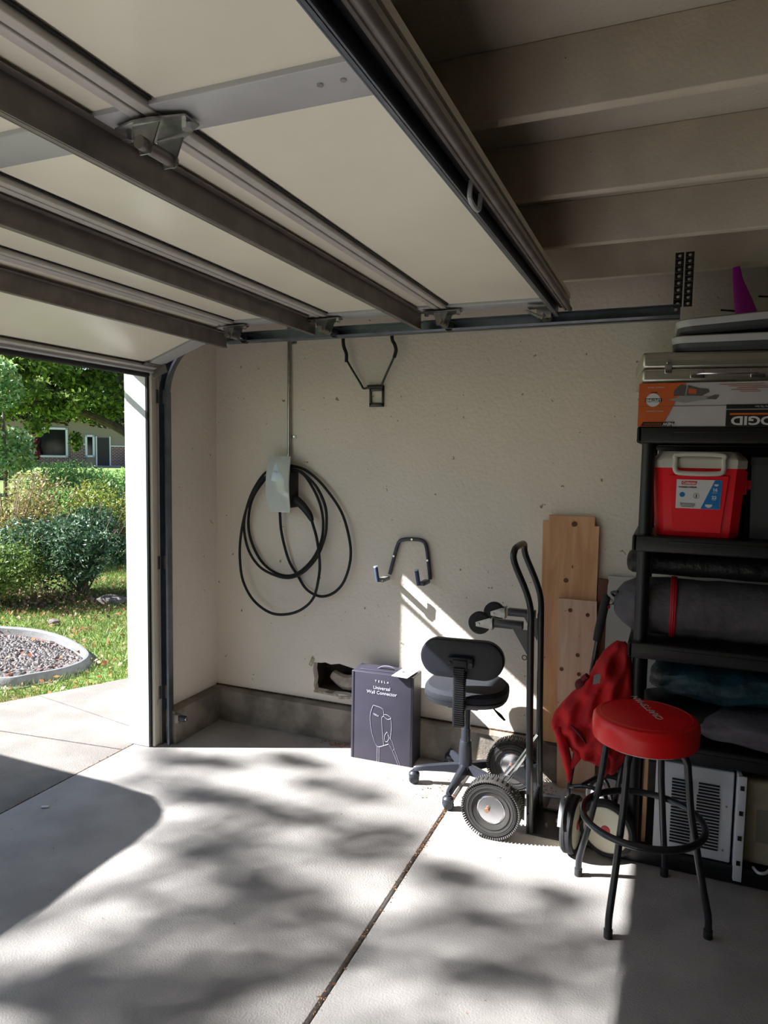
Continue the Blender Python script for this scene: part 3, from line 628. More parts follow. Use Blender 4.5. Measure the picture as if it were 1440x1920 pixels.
q = MB(); q.prism([(-.095, 0, 0), (.14, 0, 0), (.14, .012, 1.12), (.118, .012, 1.12), (.118, .012, 1.165), (-.105, .012, 1.165), (-.105, .012, 1.135), (-.135, .012, 1.135), (-.125, .005, .5)], (0, .018, 0)); bd = q.build('plank', w1, b1)
q = MB()
for x, z, r_ in ((.02, 1.125, .013), (-.01, .84, .012)): q.cyl((x, .012, z), (x, .008, z), r_, n=16)
q.cyl((-.062, .0025, .44), (-.062, -.001, .44), .001, n=6); q.bsplit('knot', m_knot, bd)
b2 = thing('short_board', (-.385, 3.50, 0), 'shorter pale pine board leaning in front of the wide one', 'board')
q = MB(); q.prism([(-.085, 0, 0), (.10, 0, 0), (.07, .033, .955), (-.115, .033, .955)], (0, .018, 0)); bd2 = q.build('plank', w2, b2)
q = MB()
for x, z, y in ((-.055, .90, .030), (.03, .885, .030), (-.085, .60, .020), (.0, .585, .019), (-.01, .68, .022)): q.cyl((x, y+.003, z), (x, y-.001, z), .010, n=12)
q.bsplit('knot', m_knot, bd2)
b3 = thing('dark_wood_strip', (-.31, 3.575, .203), 'narrow red-brown wood strip standing behind the pine boards', 'board')
MB().box((.02, .0, .43), (.05, .018, .86), bev=.002).build('strip', w3, b3)
wp = thing('foam_sheet', (-.16, 3.54, 0.203), 'pale grey sheet panel leaning on the wall behind the shelves', 'panel')
MB().box((.12, .02, .44), (.46, .012, .88), rot=(-.03, 0, 0), bev=.002).build('sheet', mat('panel_grey', (176, 172, 168), .5), wp)

# ================================================================== PUSH CART + RED CLOTH
ct = thing('push_cart', (-.25, 3.08, 0), 'small three-wheeled push cart with a black foam handle, under the red cloth', 'cart')
def Ct(p): return (p[0]+.25, p[1]-3.08, p[2])
m_ww = mat('offwhite_wheel', (214, 208, 184), .5); m_rh = mat('red_hub', (176, 34, 34), .45)
def cwheel(c, axis, R=.118, wd=.045, face=m_ww):
    c = Vector(Ct(c)); A = Vector(axis).normalized(); h = wd/2
    q = MB(); q.lathe([(R*.80, -h*.9), (R*.93, -h), (R, -h*.6), (R, -h*.2), (R*.985, -h*.15), (R*.985, h*.15), (R, h*.2), (R, h*.6), (R*.93, h), (R*.80, h*.9)], c, A, 44); w_ = q.build('wheel', M_rubber, ct)
    q = MB(); q.lathe([(R*.81, -h*.95), (R*.78, -h*.95), (R*.74, -h*.4), (R*.3, -h*.5), (R*.28, -h*.8), (.001, -h*.8), (.001, h*.8), (R*.28, h*.8), (R*.3, h*.5), (R*.74, h*.4), (R*.78, h*.95), (R*.81, h*.95)], c, A, 36); q.build('wheel_disc', face, w_)
    q = MB(); q.lathe([(.001, -h*1.1), (.018, -h*1.05), (.022, -h*.75), (.022, h*.75), (.018, h*1.05), (.001, h*1.1)], c, A, 20); q.build('hub_cap', m_rh if face is m_ww else M_steel, w_)
    return w_
cwheel((-.185, 2.955, .119), (-.25, -1, 0)); cwheel((-.325, 2.93, .119), (1, -.12, 0), wd=.05)
w3_ = cwheel((-.185, 3.24, .119), (-.15, -1, 0), face=M_stile)
q = MB(); A = Vector((-.15, -1, 0)).normalized()
for k in range(9):
    a = 2*PI*k/9; d = Vector((math.cos(a), 0, math.sin(a))); cc = Vector(Ct((-.185, 3.24, .119)))+A*.02; q.cyl(cc+d*.02, cc+d*.088, .005, n=6)
q.build('spoke', M_steel, w3_)
q = MB(); q.tube([Ct(p) for p in ((-.242, 3.1, 1.055), (-.265, 3.1, .90), (-.29, 3.1, .70), (-.33, 3.06, .42), (-.352, 3.02, .235), (-.352, 3.0, .12))], .0095, 10, sm=4); q.build('handle_tube', M_bmetal, ct)
q = MB(); q.tube([Ct(p) for p in ((-.232, 3.1, 1.07), (-.24, 3.1, 1.05), (-.262, 3.1, .92), (-.27, 3.1, .87))], [.012, .018, .019, .016], 14, sm=2); q.build('foam_grip', M_rubber, ct)
q = MB(); q.tube([Ct(p) for p in ((-.352, 3.02, .235), (-.28, 3.0, .26), (-.20, 2.99, .24), (-.185, 2.99, .119))], .009, 8, sm=3); q.tube([Ct(p) for p in ((-.30, 3.0, .26), (-.22, 3.1, .27), (-.185, 3.2, .119))], .009, 8, sm=3); q.tube([Ct(p) for p in ((-.13, 2.99, .46), (-.15, 2.99, .30), (-.17, 2.99, .14))], .010, 8); q.tube([Ct(p) for p in ((-.39, 2.93, .119), (-.30, 2.94, .119), (-.25, 3.0, .2))], .008, 8); q.build('frame', M_bmetal, ct)
m_fend = mat('fender_grey', (150, 156, 160), .4)
q = MB(); q.tube([Ct((-.362, 2.93+.132*math.cos(a), .119+.132*math.sin(a))) for a in [PI*(.35+.05*i) for i in range(12)]], .004, 6, squash=(.5, 2)); q.build('fender', m_fend, ct)
# red cloth
m_red = mat('red_fleece', (178, 12, 22), .85, var=.18, vscale=14, bump=.35, bscale=26, bdist=.02)
rc = thing('red_jacket', (-.25, 2.99, .30), 'bright red jacket draped over the push cart between the boards and the stool', 'jacket')
def Rc(p): return (p[0]+.25, p[1]-2.99, p[2]-.30)
rows = [(.895, -.185, -.150, 2.995), (.88, -.205, -.135, 2.985), (.85, -.235, -.122, 2.97), (.80, -.262, -.118, 2.96), (.75, -.285, -.115, 2.95), (.71, -.305, -.112, 2.945), (.67, -.350, -.112, 2.935), (.62, -.390, -.110, 2.925), (.575, -.420, -.112, 2.92), (.53, -.432, -.114, 2.92), (.50, -.425, -.118, 2.92), (.47, -.400, -.120, 2.925), (.44, -.365, -.125, 2.93), (.41, -.320, -.130, 2.94), (.385, -.27, -.14, 2.95), (.36, -.235, -.15, 2.96), (.34, -.215, -.165, 2.965)]
rows_ = []
for (a, b) in zip(rows[:-1], rows[1:]):
    for k in range(4): rows_.append(tuple(a[i]+(b[i]-a[i])*k/4 for i in range(4)))
rows_.append(rows[-1]); loops = []
for z, xl, xr, yc in rows_:
    lp = []; nn = 96; wd = (xr-xl)/2; cx_ = (xr+xl)/2
    for j in range(nn):
        t = 2*PI*j/nn; c, s_ = math.cos(t), math.sin(t)
        x = cx_+wd*c; th = min(.07, wd*.9)
        fold = .016*math.sin(x*58+z*22)+.010*math.sin(x*105-z*37)+.009*math.sin(z*60+x*20)
        y = yc+.045 + th*s_*(.9) + (fold if s_ < 0 else 0)*(1-abs(c)**4)
        lp.append(Rc((x, y, z+.010*math.sin(x*50)*(1-abs(c)))))
    loops.append(lp)
q = MB(); q.loft(loops)
q.tube([Rc(p) for p in ((-.40, 2.95, .52), (-.375, 2.94, .45), (-.355, 2.94, .38), (-.345, 2.945, .31), (-.35, 2.95, .29))], [.035, .040, .034, .020, .006], 14, sm=4, squash=(.55, 1.1))
q.tube([Rc(p) for p in ((-.33, 2.95, .44), (-.31, 2.935, .42), (-.345, 2.935, .35))], [.02, .022, .012], 12, sm=4, squash=(.6, 1))
q.tube([Rc(p) for p in ((-.20, 2.96, .46), (-.205, 2.945, .40), (-.21, 2.945, .355), (-.225, 2.95, .325))], [.05, .05, .03, .008], 14, sm=4, squash=(.5, 1.1))
q.build('body_cloth', m_red, rc, sm=180)
q = MB(); q.tube([Rc(p) for p in ((-.34, 2.885, .56), (-.30, 2.872, .535), (-.275, 2.868, .50))], [.004, .013, .005], 10, sm=3, squash=(.6, 1)); q.build('dark_lining', mat('maroon_lining', (90, 10, 20), .8), rc)
q = MB(); q.sphere(Rc((-.315, 2.99, .70)), .028, 14, 8); q.tube([Rc(p) for p in ((-.31, 2.98, .73), (-.29, 2.97, .75))], .012, 8); q.build('cuff', mat('maroon_lining', (90, 10, 20), .8), rc)
q = MB(); q.prism([Rc(p) for p in ((-.258, 2.905, .775), (-.232, 2.905, .785), (-.235, 2.905, .745), (-.262, 2.905, .735))], (0, .004, 0)); q.build('grey_patch', mat('grey_patch', (110, 112, 116), .7), rc)

# ================================================================== STOOL
st = thing('bar_stool', (-.045, 2.665, 0), 'round red vinyl-topped stool on four black tube legs', 'stool')
m_vin = mat('red_vinyl', (228, 18, 24), .38, var=.03, vscale=4)
q = MB(); R_ = .184
q.lathe([(.001, .636), (R_-.012, .636), (R_-.003, .640), (R_, .65), (R_+.001, .69), (R_-.001, .712), (R_-.010, .724), (R_-.026, .729), (R_-.07, .735), (.06, .738), (.001, .738)], (-.005, -.005, 0), n=64); seat = q.build('seat', m_vin, st)
q = MB(); q.lathe([(.001, .626), (R_-.03, .626), (R_-.022, .636), (.001, .636)], (-.005, -.005, 0), n=40); q.build('seat_base', M_stile, seat)
q = MB(); q.lathe([(R_-.028, .7285), (R_-.026, .7305), (R_-.024, .7285)], (-.005, -.005, 0), n=64); q.build('piping', mat('red_piping', (214, 40, 44), .35), seat)
text('CRAFTSMAN', .038, mat('white_print', (206, 190, 188), .5), st, frame((-.002, .045, .7392), (-.42, .91, 0), (-.91, -.42, 0)), bold=.0, sx=1.12)
feet = [(-.279, 2.765), (-.134, 2.433), (.191, 2.567), (.039, 2.895)]
for fx, fy in feet:
    d = Vector((fx+.045, fy-2.665)); d.normalize()
    q = MB(); pts = [(d.x*r_, d.y*r_, z) for r_, z in ((.085, .630), (.128, .622), (.150, .595), (.156, .555), (.172, .42), (.190, .335), (.218, .20), (.246, .085), (.250, .04), (.250, .012))]
    q.tube(pts, .0125, 12, sm=3); lg = q.build('leg', M_bmetal, st)
    q = MB(); q.cyl((d.x*.25, d.y*.25, 0), (d.x*.25, d.y*.25, .03), .0150, n=14); q.build('foot_cap', M_rubber, lg)
    MB().cyl((d.x*.20, d.y*.20, .335), (d.x*.222, d.y*.222, .335), .005, n=8).bsplit('screw', M_steel, lg)
MB().torus((0, 0, .335), .212, .0125, n=56, m=12).build('foot_ring', M_bmetal, st)

# ================================================================== SHELVING UNIT
SX0, SX1, SY0, SY1 = -.137, .79, 2.95, 3.44
sh = thing('shelving_unit', (SX0, SY0, 0), 'black plastic five-tier shelving unit packed with bags, boxes and a cooler', 'shelves')
def S(p): return (p[0]-SX0, p[1]-SY0, p[2])
m_shelf = mat('black_resin', (15, 15, 19), .42, bump=.1, bscale=200)
tiers = [(0, .068), (.455, .52), (.853, .918), (1.287, 1.352), (1.718, 1.782)]
for z0, z1 in tiers:
    q = MB()
    q.box(S(((SX0+SX1)/2, SY0+.012, (z0+z1)/2)), (SX1-SX0, .024, z1-z0), bev=.008); q.box(S(((SX0+SX1)/2, SY1-.012, (z0+z1)/2)), (SX1-SX0, .024, z1-z0), bev=.008)
    q.box(S((SX0+.012, (SY0+SY1)/2, (z0+z1)/2)), (.024, SY1-SY0, z1-z0), bev=.008); q.box(S((SX1-.012, (SY0+SY1)/2, (z0+z1)/2)), (.024, SY1-SY0, z1-z0), bev=.008)
    q.box(S(((SX0+SX1)/2, (SY0+SY1)/2, z1-.006)), (SX1-SX0-.03, SY1-SY0-.03, .010))
    for x in (SX0+.045, SX1-.045):
        for y in (SY0+.045, SY1-.045): q.cyl(S((x, y, z0)), S((x, y, z1+.002)), .036, n=20)
    s1 = q.build('shelf', m_shelf, sh)
    q = MB(); q.box(S((SX0+.36, SY0-.001, (z0+z1)/2+.012)), (.45, .004, .006), bev=.001); q.box(S((SX0+.66, SY0-.001, (z0+z1)/2)), (.006, .004, .04), rot=(0, .5, 0)); q.build('shelf_rib', m_shelf, s1)
for a, b in zip(tiers[:-1], tiers[1:]):
    for x in (SX0+.045, SX1-.045):
        for y in (SY0+.045, SY1-.045): MB().cyl(S((x, y, a[1])), S((x, y, b[0])), .026, n=20).build('post', m_shelf, sh)

# --- top: tile saw carton
sbx = thing('tool_carton', (.33, 3.19, 1.783), 'orange and white power-tool carton stored upside down on top of the shelves', 'box')
m_wc = mat('carton_white', (186, 182, 186), .55, var=.03); m_or = mat('carton_orange', (206, 96, 38), .55, var=.05); m_bk = mat('print_black', (24, 22, 24), .5)
X0, X1, Z0, Z1 = -.465, .47, 0, .168
MB().box((0, 0, .084), (.93, .46, .168), bev=.002).build('carton_body', m_wc, sbx)
yb = -.2315
def pr(name, pts, m, d=.0012, par=sbx, yb_=None):
    yy = yb if yb_ is None else yb_
    q = MB(); q.prism([(x, yy, z) for x, z in pts], (0, -d, 0)); return q.build(name, m, par)
pr('orange_panel', [(X0, 0), (X0+.088, 0), (X0+.168, Z1), (X0, Z1)], m_or)
MB().box((X0-.0008, 0, .084), (.0016, .46, .166)).build('orange_end', m_or, sbx)
pr('fold_line', [(X0, .078), (X1, .078), (X1, .0795), (X0, .0795)], mat('fold_grey', (90, 84, 80), .6), .0016)
pr('black_band', [(X0+.010, .002), (X0+.125, .002), (X0+.135, .018), (X0+.018, .018)], m_bk, .0020)
pr('logo_panel', [(X0+.312, .001), (X1, .001), (X1, .062), (X0+.312, .062)], m_bk, .0018); pr('slogan_panel', [(X0+.312, .066), (X1, .066), (X1, .082), (X0+.312, .082)], m_bk, .0018)
pr('orange_bar', [(X0+.325, .043), (X1-.1, .043), (X1-.1, .050), (X0+.325, .050)], m_or, .0026)
m_wp = mat('print_white', (214, 212, 214), .5)
def ftext(s_, x, z, size, m, par, rot180=False, y=None, bold=0, sx=1, align='CENTER'):
    y = yb-.0032 if y is None else y
    return text(s_, size, m, par, frame((x, y, z), (-1, 0, 0) if rot180 else (1, 0, 0), (0, 0, -1) if rot180 else (0, 0, 1)), bold=bold, sx=sx, align=align)
ftext('RIDGID', X0+.425, .023, .044, m_wp, sbx, True, bold=.0014, sx=1.3)
ftext('Portable Tray Wet Tile Saw', X0+.46, .074, .009, m_wp, sbx, True)
ftext('NEW', X0+.110, .010, .016, m_wp, sbx, True, bold=.0006); ftext('INNOVATION', X0+.055, .010, .010, m_or, sbx, True)
q = MB(); q.lathe([(.001, 0), (.026, 0), (.026, .0018), (.001, .0018)], (X0+.052, yb, .103), (0, -1, 0), 28); bdg = q.build('badge', m_wp, sbx)
pr('badge_band', [(X0+.022, .095), (X0+.084, .095), (X0+.084, .109), (X0+.022, .109)], mat('badge_band', (60, 56, 60), .5), .0026)
ftext('LIFETIME', X0+.053, .102, .014, m_wp, sbx, True, bold=.0005, y=yb-.0036)
for k, (x, z, s_) in enumerate(((X0+.062, .152, 'WARRANTY SERVICE'), (X0+.055, .132, 'LIMITED'), (X0+.060, .060, 'SERVICE AGREEMENT'))): ftext(s_, x, z, .0065, m_wp if k != 1 else m_bk, sbx, True)
# printed saw picture (generic): deck, body, motor, rail
mg = mat('print_grey', (92, 88, 88), .5); mlg = mat('print_light_grey', (150, 148, 150), .5)
pr('saw_print', [(X0+.105, .103), (X0+.18, .12), (X0+.26, .112), (X0+.28, .104), (X0+.22, .100), (X0+.17, .090)], mlg, .0016)
pr('saw_print', [(X0+.125, .118), (X0+.165, .118), (X0+.17, .155), (X0+.155, .163), (X0+.142, .155), (X0+.128, .140)], mg, .0018)
pr('saw_print', [(X0+.17, .118), (X0+.225, .116), (X0+.25, .130), (X0+.245, .142), (X0+.215, .145), (X0+.175, .158)], mg, .0017)
pr('saw_print', [(X0+.178, .126), (X0+.205, .124), (X0+.205, .141), (X0+.178, .146)], m_or, .0024)
pr('saw_print', [(X0+.24, .106), (X0+.275, .102), (X0+.285, .116), (X0+.272, .120), (X0+.25, .112)], mg, .0019)
q = MB()
for k in range(5): q.box((X0+.36+.02*k % .05, yb-.001, .158-.007*k), (.15-.02*k, .001, .002))
q.bsplit('red_print_lines', mat('print_pinkred', (176, 90, 84), .6), sbx)
# --- aluminium case
ac_ = thing('aluminium_case', (-.128, 2.955, 1.953), 'ribbed aluminium flat case lying on the orange and white carton', 'case', rz=math.radians(6))
m_al = mat('aluminium', (200, 196, 186), .32, .8, var=.08, vscale=12, aniso=(.2, 4, 8))
q = MB(); q.box((.40, .22, .028), (.80, .44, .052), bev=.012); q.build('lower_shell', m_al, ac_)
q = MB(); q.box((.40, .22, .087), (.80, .44, .062), bev=.012)
for z in (.066, .074, .082, .090, .098, .106): q.box((.40, -.0005, z), (.76, .003, .0025))
q.build('lid', m_al, ac_)
for x in (.095, .505):
    q = MB(); q.box((x, -.004, .052), (.026, .008, .034), bev=.002); q.box((x, -.006, .078), (.014, .008, .014), bev=.002); q.build('latch', M_steel, ac_)
q = MB(); q.box((.20, -.003, .030), (.05, .006, .030), bev=.002); q.box((.41, -.003, .030), (.05, .006, .030), bev=.002); q.tube([(.20, -.008, .032), (.215, -.018, .032), (.395, -.018, .032), (.41, -.008, .032)], .005, 8); q.build('handle', M_steel, ac_)
# --- two trays stacked
m_tg = mat('tray_light', (184, 184, 184), .45); m_td = mat('tray_dark', (70, 70, 74), .5)
def tray(loc, rot, label):
    t = thing('plastic_tray', loc, label, 'plastic tray', 'stacked plastic trays on the case'); t.rotation_euler = rot
    def rr(w_, d_, z, r=.05):
        out = []
        for cx_, cy_, a0 in ((w_/2-r, d_/2-r, 0), (-w_/2+r, d_/2-r, 90), (-w_/2+r, -d_/2+r, 180), (w_/2-r, -d_/2+r, 270)):
            for k in range(6): a = math.radians(a0+18*k); out.append((cx_+r*math.cos(a), cy_+r*math.sin(a), z))
        return out
    MB().loft([rr(.33, .25, .0), rr(.36, .28, .012), rr(.37, .29, .03)]).build('base', m_td, t)
    MB().loft([rr(.375, .295, .028), rr(.38, .30, .034), rr(.385, .305, .052), rr(.375, .295, .056)]).build('rim', m_tg, t)
    MB().loft([rr(.33, .25, .056), rr(.32, .24, .062)]).build('top_pad', m_td, t)
    return t
tray((.165, 3.10, 2.073), (0, 0, 0), 'grey and white plastic tray, lower of the two stacked on the aluminium case')
tray((.178, 3.09, 2.141), (0, -.055, .03), 'grey and white plastic tray with dark top, upper of the two on the case')
# --- purple toy and wall pegs
pt = thing('purple_paddle', (.25, 3.36, 2.07), 'purple plastic paddle standing up behind the stacked trays', 'toy')
m_pu = mat('purple_plastic', (196, 34, 190), .4)
q = MB(); q.tube([(-.0, 0, 0), (.01, 0, .09), (.022, .0, .13), (.010, 0, .19), (-.008, 0, .26), (-.03, 0, .34), (-.04, 0, .40)], [.016, .020, .036, .044, .034, .020, .014], 14, sm=4, squash=(1, .45)); q.build('blade', m_pu, pt)
q = MB(); q.tube([(.03, 0, .11), (.09, .0, .12), (.14, 0, .12)], [.012, .02, .012], 12, sm=3, squash=(1, .5)); q.tube([(.06, 0, .0), (.055, 0, .05), (.05, 0, .10)], [.014, .024, .012], 12, sm=3, squash=(1, .5)); q.build('side_fin', m_pu, pt)
pg = thing('wall_peg', (.22, 3.6, 2.34), 'thin black steel peg rod sticking out behind the purple paddle', 'peg')
MB().cyl((-.05, -.005, .0), (.20, -.03, -.04), .004, n=8).cyl((.10, -.01, .05), (.24, -.03, .03), .004, n=8).build('rod', M_bmetal, pg)
# --- cooler
ck = thing('cooler', (.095, 3.10, 1.353), 'red hard-sided cooler with white lid and carry handle on the second shelf down', 'cooler')
m_cr = mat('cooler_red', (236, 18, 38), .42); m_cw = mat('cooler_white', (204, 200, 192), .45)
def octl(hw, hd, ch_, z): return [(-hw+ch_, -hd, z), (hw-ch_, -hd, z), (hw, -hd+ch_, z), (hw, hd-ch_, z), (hw-ch_, hd, z), (-hw+ch_, hd, z), (-hw, hd-ch_, z), (-hw, -hd+ch_, z)]
MB().loft([octl(.145, .09, .03, 0), octl(.152, .096, .034, .012), octl(.166, .108, .034, .26), octl(.166, .108, .034, .272)]).build('body', m_cr, ck)
q = MB(); q.loft([[(-.085, -.108, .02), (.085, -.108, .02), (.105, -.118, .24), (-.105, -.118, .24)], [(-.08, -.098, .02), (.08, -.098, .02), (.10, -.10, .24), (-.10, -.10, .24)]]); q.build('front_panel', m_cr, ck)
MB().loft([octl(.170, .112, .036, .270), octl(.171, .113, .036, .300), octl(.165, .107, .036, .312), octl(.14, .09, .03, .335)]).build('lid', m_cw, ck)
q = MB(); q.tube([(-.085, -.118, .30), (-.085, -.128, .262), (-.06, -.130, .250), (.06, -.130, .250), (.085, -.128, .262), (.085, -.118, .30), (.075, -.116, .322), (-.075, -.116, .322)], .0095, 10, closed=True, sm=4); q.build('carry_handle', m_cw, ck)
q = MB(); q.prism([(.160, -.05, .17), (.160, .05, .17), (.160, .05, .26), (.160, -.05, .26)], (.014, 0, 0)); q.prism([(.17, -.04, .19), (.17, .04, .19), (.205, .03, .19), (.205, -.03, .19)], (0, 0, .035)); q.build('side_grip', m_cr, ck)
yc_ = -.1195
def tilt(x, z): return (x, -.108-(z-.02)/.22*.010-.0015, z)
def lpr(name, pts, m, d=0):
    q = MB(); q.prism([(tilt(x, z)[0], tilt(x, z)[1]-d, z) for x, z in pts], (0, -.0008, 0)); return q.build(name, m, ck)
lpr('label', [(-.078, .112), (.080, .112), (.084, .225), (-.078, .225)], m_wp)
m_bl = mat('label_blue', (20, 112, 184), .45)
lpr('label_blue', [(.012, .1125), (.079, .1125), (.083, .2245), (.058, .2245)], m_bl, .001)
lpr('logo_box', [(-.060, .205), (-.008, .205), (-.004, .219), (-.060, .219)], mat('logo_red', (196, 30, 44), .5), .001)
def ctext(s_, x, z, size, m, bold=0, al='CENTER'): return text(s_, size, m, ck, frame((x, tilt(x, z)[1]-.0022, z), (1, 0, 0), (0, -.045, 1)), bold=bold, align=al)
ctext('Coleman', -.033, .212, .013, m_wp, .0004); ctext('WHEELED COOLER', -.038, .195, .0075, m_bk, .0002)
ctext('16', .060, .187, .017, m_wp, .0006); ctext('QUART', .060, .176, .005, m_wp); ctext('22', .058, .157, .017, m_wp, .0006); ctext('CANS', .058, .147, .005, m_wp)
for i, s_ in enumerate(('KEEPS ICE COLD ALL DAY', 'EASY CARRY AND STORE', 'LEAK RESISTANT LID')): ctext(s_, -.035, .131-.006*i, .0048, m_bk)
q = MB()
for x, z, r_ in ((.064, .209, .008), (.040, .130, .013)): q.lathe([(.001, 0), (r_, 0), (r_, .0008), (.001, .0008)], (x, tilt(x, z)[1]-.001, z), (0, -1, 0), 20)
q.bsplit('label_seal', m_wp, ck)
q = MB(); q.lathe([(.001, 0), (.010, 0), (.010, .0008), (.001, .0008)], (-.056, tilt(0, .165)[1]-.001, .166), (0, -1, 0), 18); q.build('label_icon', m_bl, ck)
q = MB(); q.torus((-.005, tilt(0, .162)[1]-.0015, .162), .010, .0006, (0, 1, 0), 20, 5); q.box((-.005, tilt(0, .162)[1]-.0015, .162), (.004, .0008, .012)); q.build('label_icon', m_bk, ck)
gb = thing('grey_tool_box', (.42, 3.17, 1.353), 'dark grey plastic bin right of the red cooler', 'bin')
MB().loft([octl(.13, .12, .012, 0), octl(.138, .128, .012, .29)]).build('bin', mat('bin_grey', (56, 58, 62), .6), gb); MB().loft([octl(.142, .132, .014, .285), octl(.142, .132, .014, .315), octl(.12, .11, .014, .322)]).build('lid', mat('bin_lid', (44, 46, 50), .6), gb)
tt_ = thing('dark_gap_box', (.22, 3.345, 1.353), 'black box added to darken the gap behind the red cooler', 'bin')  # added black box, keeps the gap round the cooler dark
MB().loft([octl(.27, .075, .012, 0), octl(.28, .08, .012, .345)]).build('gap_filler', M_black, tt_); MB().box((0, 0, .352), (.58, .17, .018), bev=.004).build('lid', M_black, tt_)
# --- bags on third shelf
m_gf = mat('sleeping_bag_grey', (80, 76, 82), .7, var=.1, vscale=20, bump=.5, bscale=22, bdist=.02); m_bf = mat('black_nylon', (24, 24, 26), .55, bump=.7, bscale=18, bdist=.03)
def wrinkle(x, y, z, a): return a*(math.sin(x*31+y*17)+math.sin(z*43+x*13+y*29)+math.sin(x*70-z*50))/3
def roll(pts_r, name, m, parent, org, amp=.006, n=26, sy=1., sz=1.):
    q = MB(); loops = []
    for x, r_, yc_, zc_ in pts_r:
        loops.append([(x-org[0]+wrinkle(a*2, x, 1, .004), yc_+math.cos(a)*(r_*sy)+wrinkle(x*1.5, a, r_, amp)-org[1], zc_+math.sin(a)*(r_*sz)+wrinkle(x, a*1.3, 2, amp)-org[2]) for a in [2*PI*k/n for k in range(n)]])
    q.loft(loops); return q.build(name, m, parent, sm=60)
sb = thing('sleeping_bag', (.25, 3.12, .919), 'rolled grey sleeping bag with a red strap on the middle shelf', 'sleeping bag')
O = (.25, 3.12, .919)
xs = [-.205, -.195, -.17, -.13, -.09, -.05, .0, .05, .10, .15, .2, .25, .3, .35, .4, .45, .5, .55, .6, .65, .70, .72]
rs = [.03, .055, .085, .108, .116, .118, .119] + [.12]*12 + [.115, .09, .05]
roll([(x, r_, 3.12, 1.044) for x, r_ in zip(xs, rs)], 'roll', m_gf, sb, O, .005)
m_rs = mat('red_strap', (176, 20, 36), .6)
MB().torus((.02-O[0], 0, 1.044-O[2]), .121, .006, (1, 0, 0), 40, 8).torus((.034-O[0], 0, 1.044-O[2]), .121, .006, (1, 0, 0), 40, 8).torus((.027-O[0], 0, 1.044-O[2]), .1225, .006, (1, 0, 0), 40, 8).build('strap', m_rs, sb)
q = MB(); q.tube([(-.20-O[0], 0, .12), (-.235-O[0], -.02, .11), (-.24-O[0], -.03, .075)], .006, 8, sm=3); q.tube([(-.205-O[0], -.01, .15), (-.215-O[0], -.04, .17), (-.19-O[0], -.06, .18)], .006, 8, sm=3); q.build('drawcord', M_black, sb)
MB().sphere((-.222-O[0], -.01, .125), .013, 10, 6).build('cord_toggle', m_wp, sb); MB().sphere((-.232-O[0], -.02, .105), .012, 10, 6).build('cord_end', m_rs, sb)
kb = thing('black_duffel', (.28, 3.22, 1.165), 'limp black nylon bag squeezed above the grey sleeping bag', 'bag')
O2 = (.28, 3.22, 1.165)
roll([(x, r_, 3.20, z) for x, r_, z in ((-.165, .02, 1.215), (-.158, .04, 1.215), (-.14, .052, 1.218), (-.09, .056, 1.22), (0, .06, 1.222), (.1, .062, 1.222), (.2, .062, 1.222), (.3, .062, 1.222), (.4, .062, 1.222), (.5, .062, 1.222), (.6, .060, 1.222), (.7, .05, 1.222), (.74, .02, 1.222))], 'bag_body', m_bf, kb, O2, .006, sy=2.1, sz=.92)
# --- fabrics on the fourth shelf
def lump(name, label, cat, m, c, s_, z0, amp=.015, part='cloth', e=2.6, fr=1.):
    t = thing(name, (c[0], c[1], z0), label, cat)
    q = MB(); loops = []; nu, nv = 14, 36
    for i in range(nu+1):
        v = -1+2*i/nu; rr = max(.02, (1-abs(v)**e))**(1/e); lp = []
        for j in range(nv):
            a = 2*PI*j/nv; c_, s2 = math.cos(a), math.sin(a)
            x = s_[0]*rr*abs(c_)**(2/3)*(1 if c_ >= 0 else -1); y = s_[1]*rr*abs(s2)**(2/3)*(1 if s2 >= 0 else -1); z = s_[2]*(v+1)
            f_ = amp*(math.sin(z*90*fr+x*14)+math.sin(z*150*fr-x*23+y*11))*.5
            lp.append((x+f_*c_*.6, y+f_*s2, z + amp*.5*math.sin(x*26+y*9)*(1 if v > -.8 else 0)))
        loops.append(lp)
    q.loft(loops); q.build(part, m, t, sm=60); return t
lump('grey_blanket', 'crumpled grey blanket spilling toward the front at the foot of the fourth shelf', 'blanket', mat('blanket_grey', (104, 102, 112), .85, var=.15, vscale=14, bump=.5, bscale=20, bdist=.02), (.42, 3.12), (.30, .17, .062), .522, .012)
lump('teal_tarp', 'dark teal folded tarpaulin stuffed under the middle shelf', 'tarp', mat('teal_tarp', (26, 58, 70), .5, var=.35, vscale=12, bump=.6, bscale=16, bdist=.03), (.24, 3.20), (.29, .18, .080), .66, .016)
lump('black_bag', 'black plastic sack lying beneath the teal tarpaulin', 'bag', M_black, (.10, 3.20), (.19, .17, .066), .523, .010)
# --- window air conditioner
ai = thing('window_air_conditioner', (.27, 3.12, .068), 'white window air conditioner stored sideways on the bottom shelf', 'air conditioner')
def Ai(p): return (p[0]-.27, p[1]-3.12, p[2]-.068)
m_acw = mat('ac_white', (204, 204, 210), .45, var=.03, vscale=8); m_acb = mat('ac_beige', (160, 152, 130), .55, var=.06, vscale=20)
yA = 2.968
MB().box(Ai((.135, 3.13, .255)), (.285, .32, .37), bev=.006).build('casing', m_acw, ai)
MB().box(Ai((.37, 3.13, .25)), (.12, .30, .34), bev=.02).build('front_bezel', m_acb, ai)
MB().box(Ai((.385, 2.979, .24)), (.045, .004, .13), bev=.001).build('rating_plate', mat('plate_grey', (126, 120, 106), .6), ai)
MB().box(Ai((.295, 3.05, .235)), (.016, .24, .42), bev=.003).box(Ai((.303, 2.935, .235)), (.03, .012, .42), bev=.002).build('mounting_flange', m_acw, ai)
q = MB()
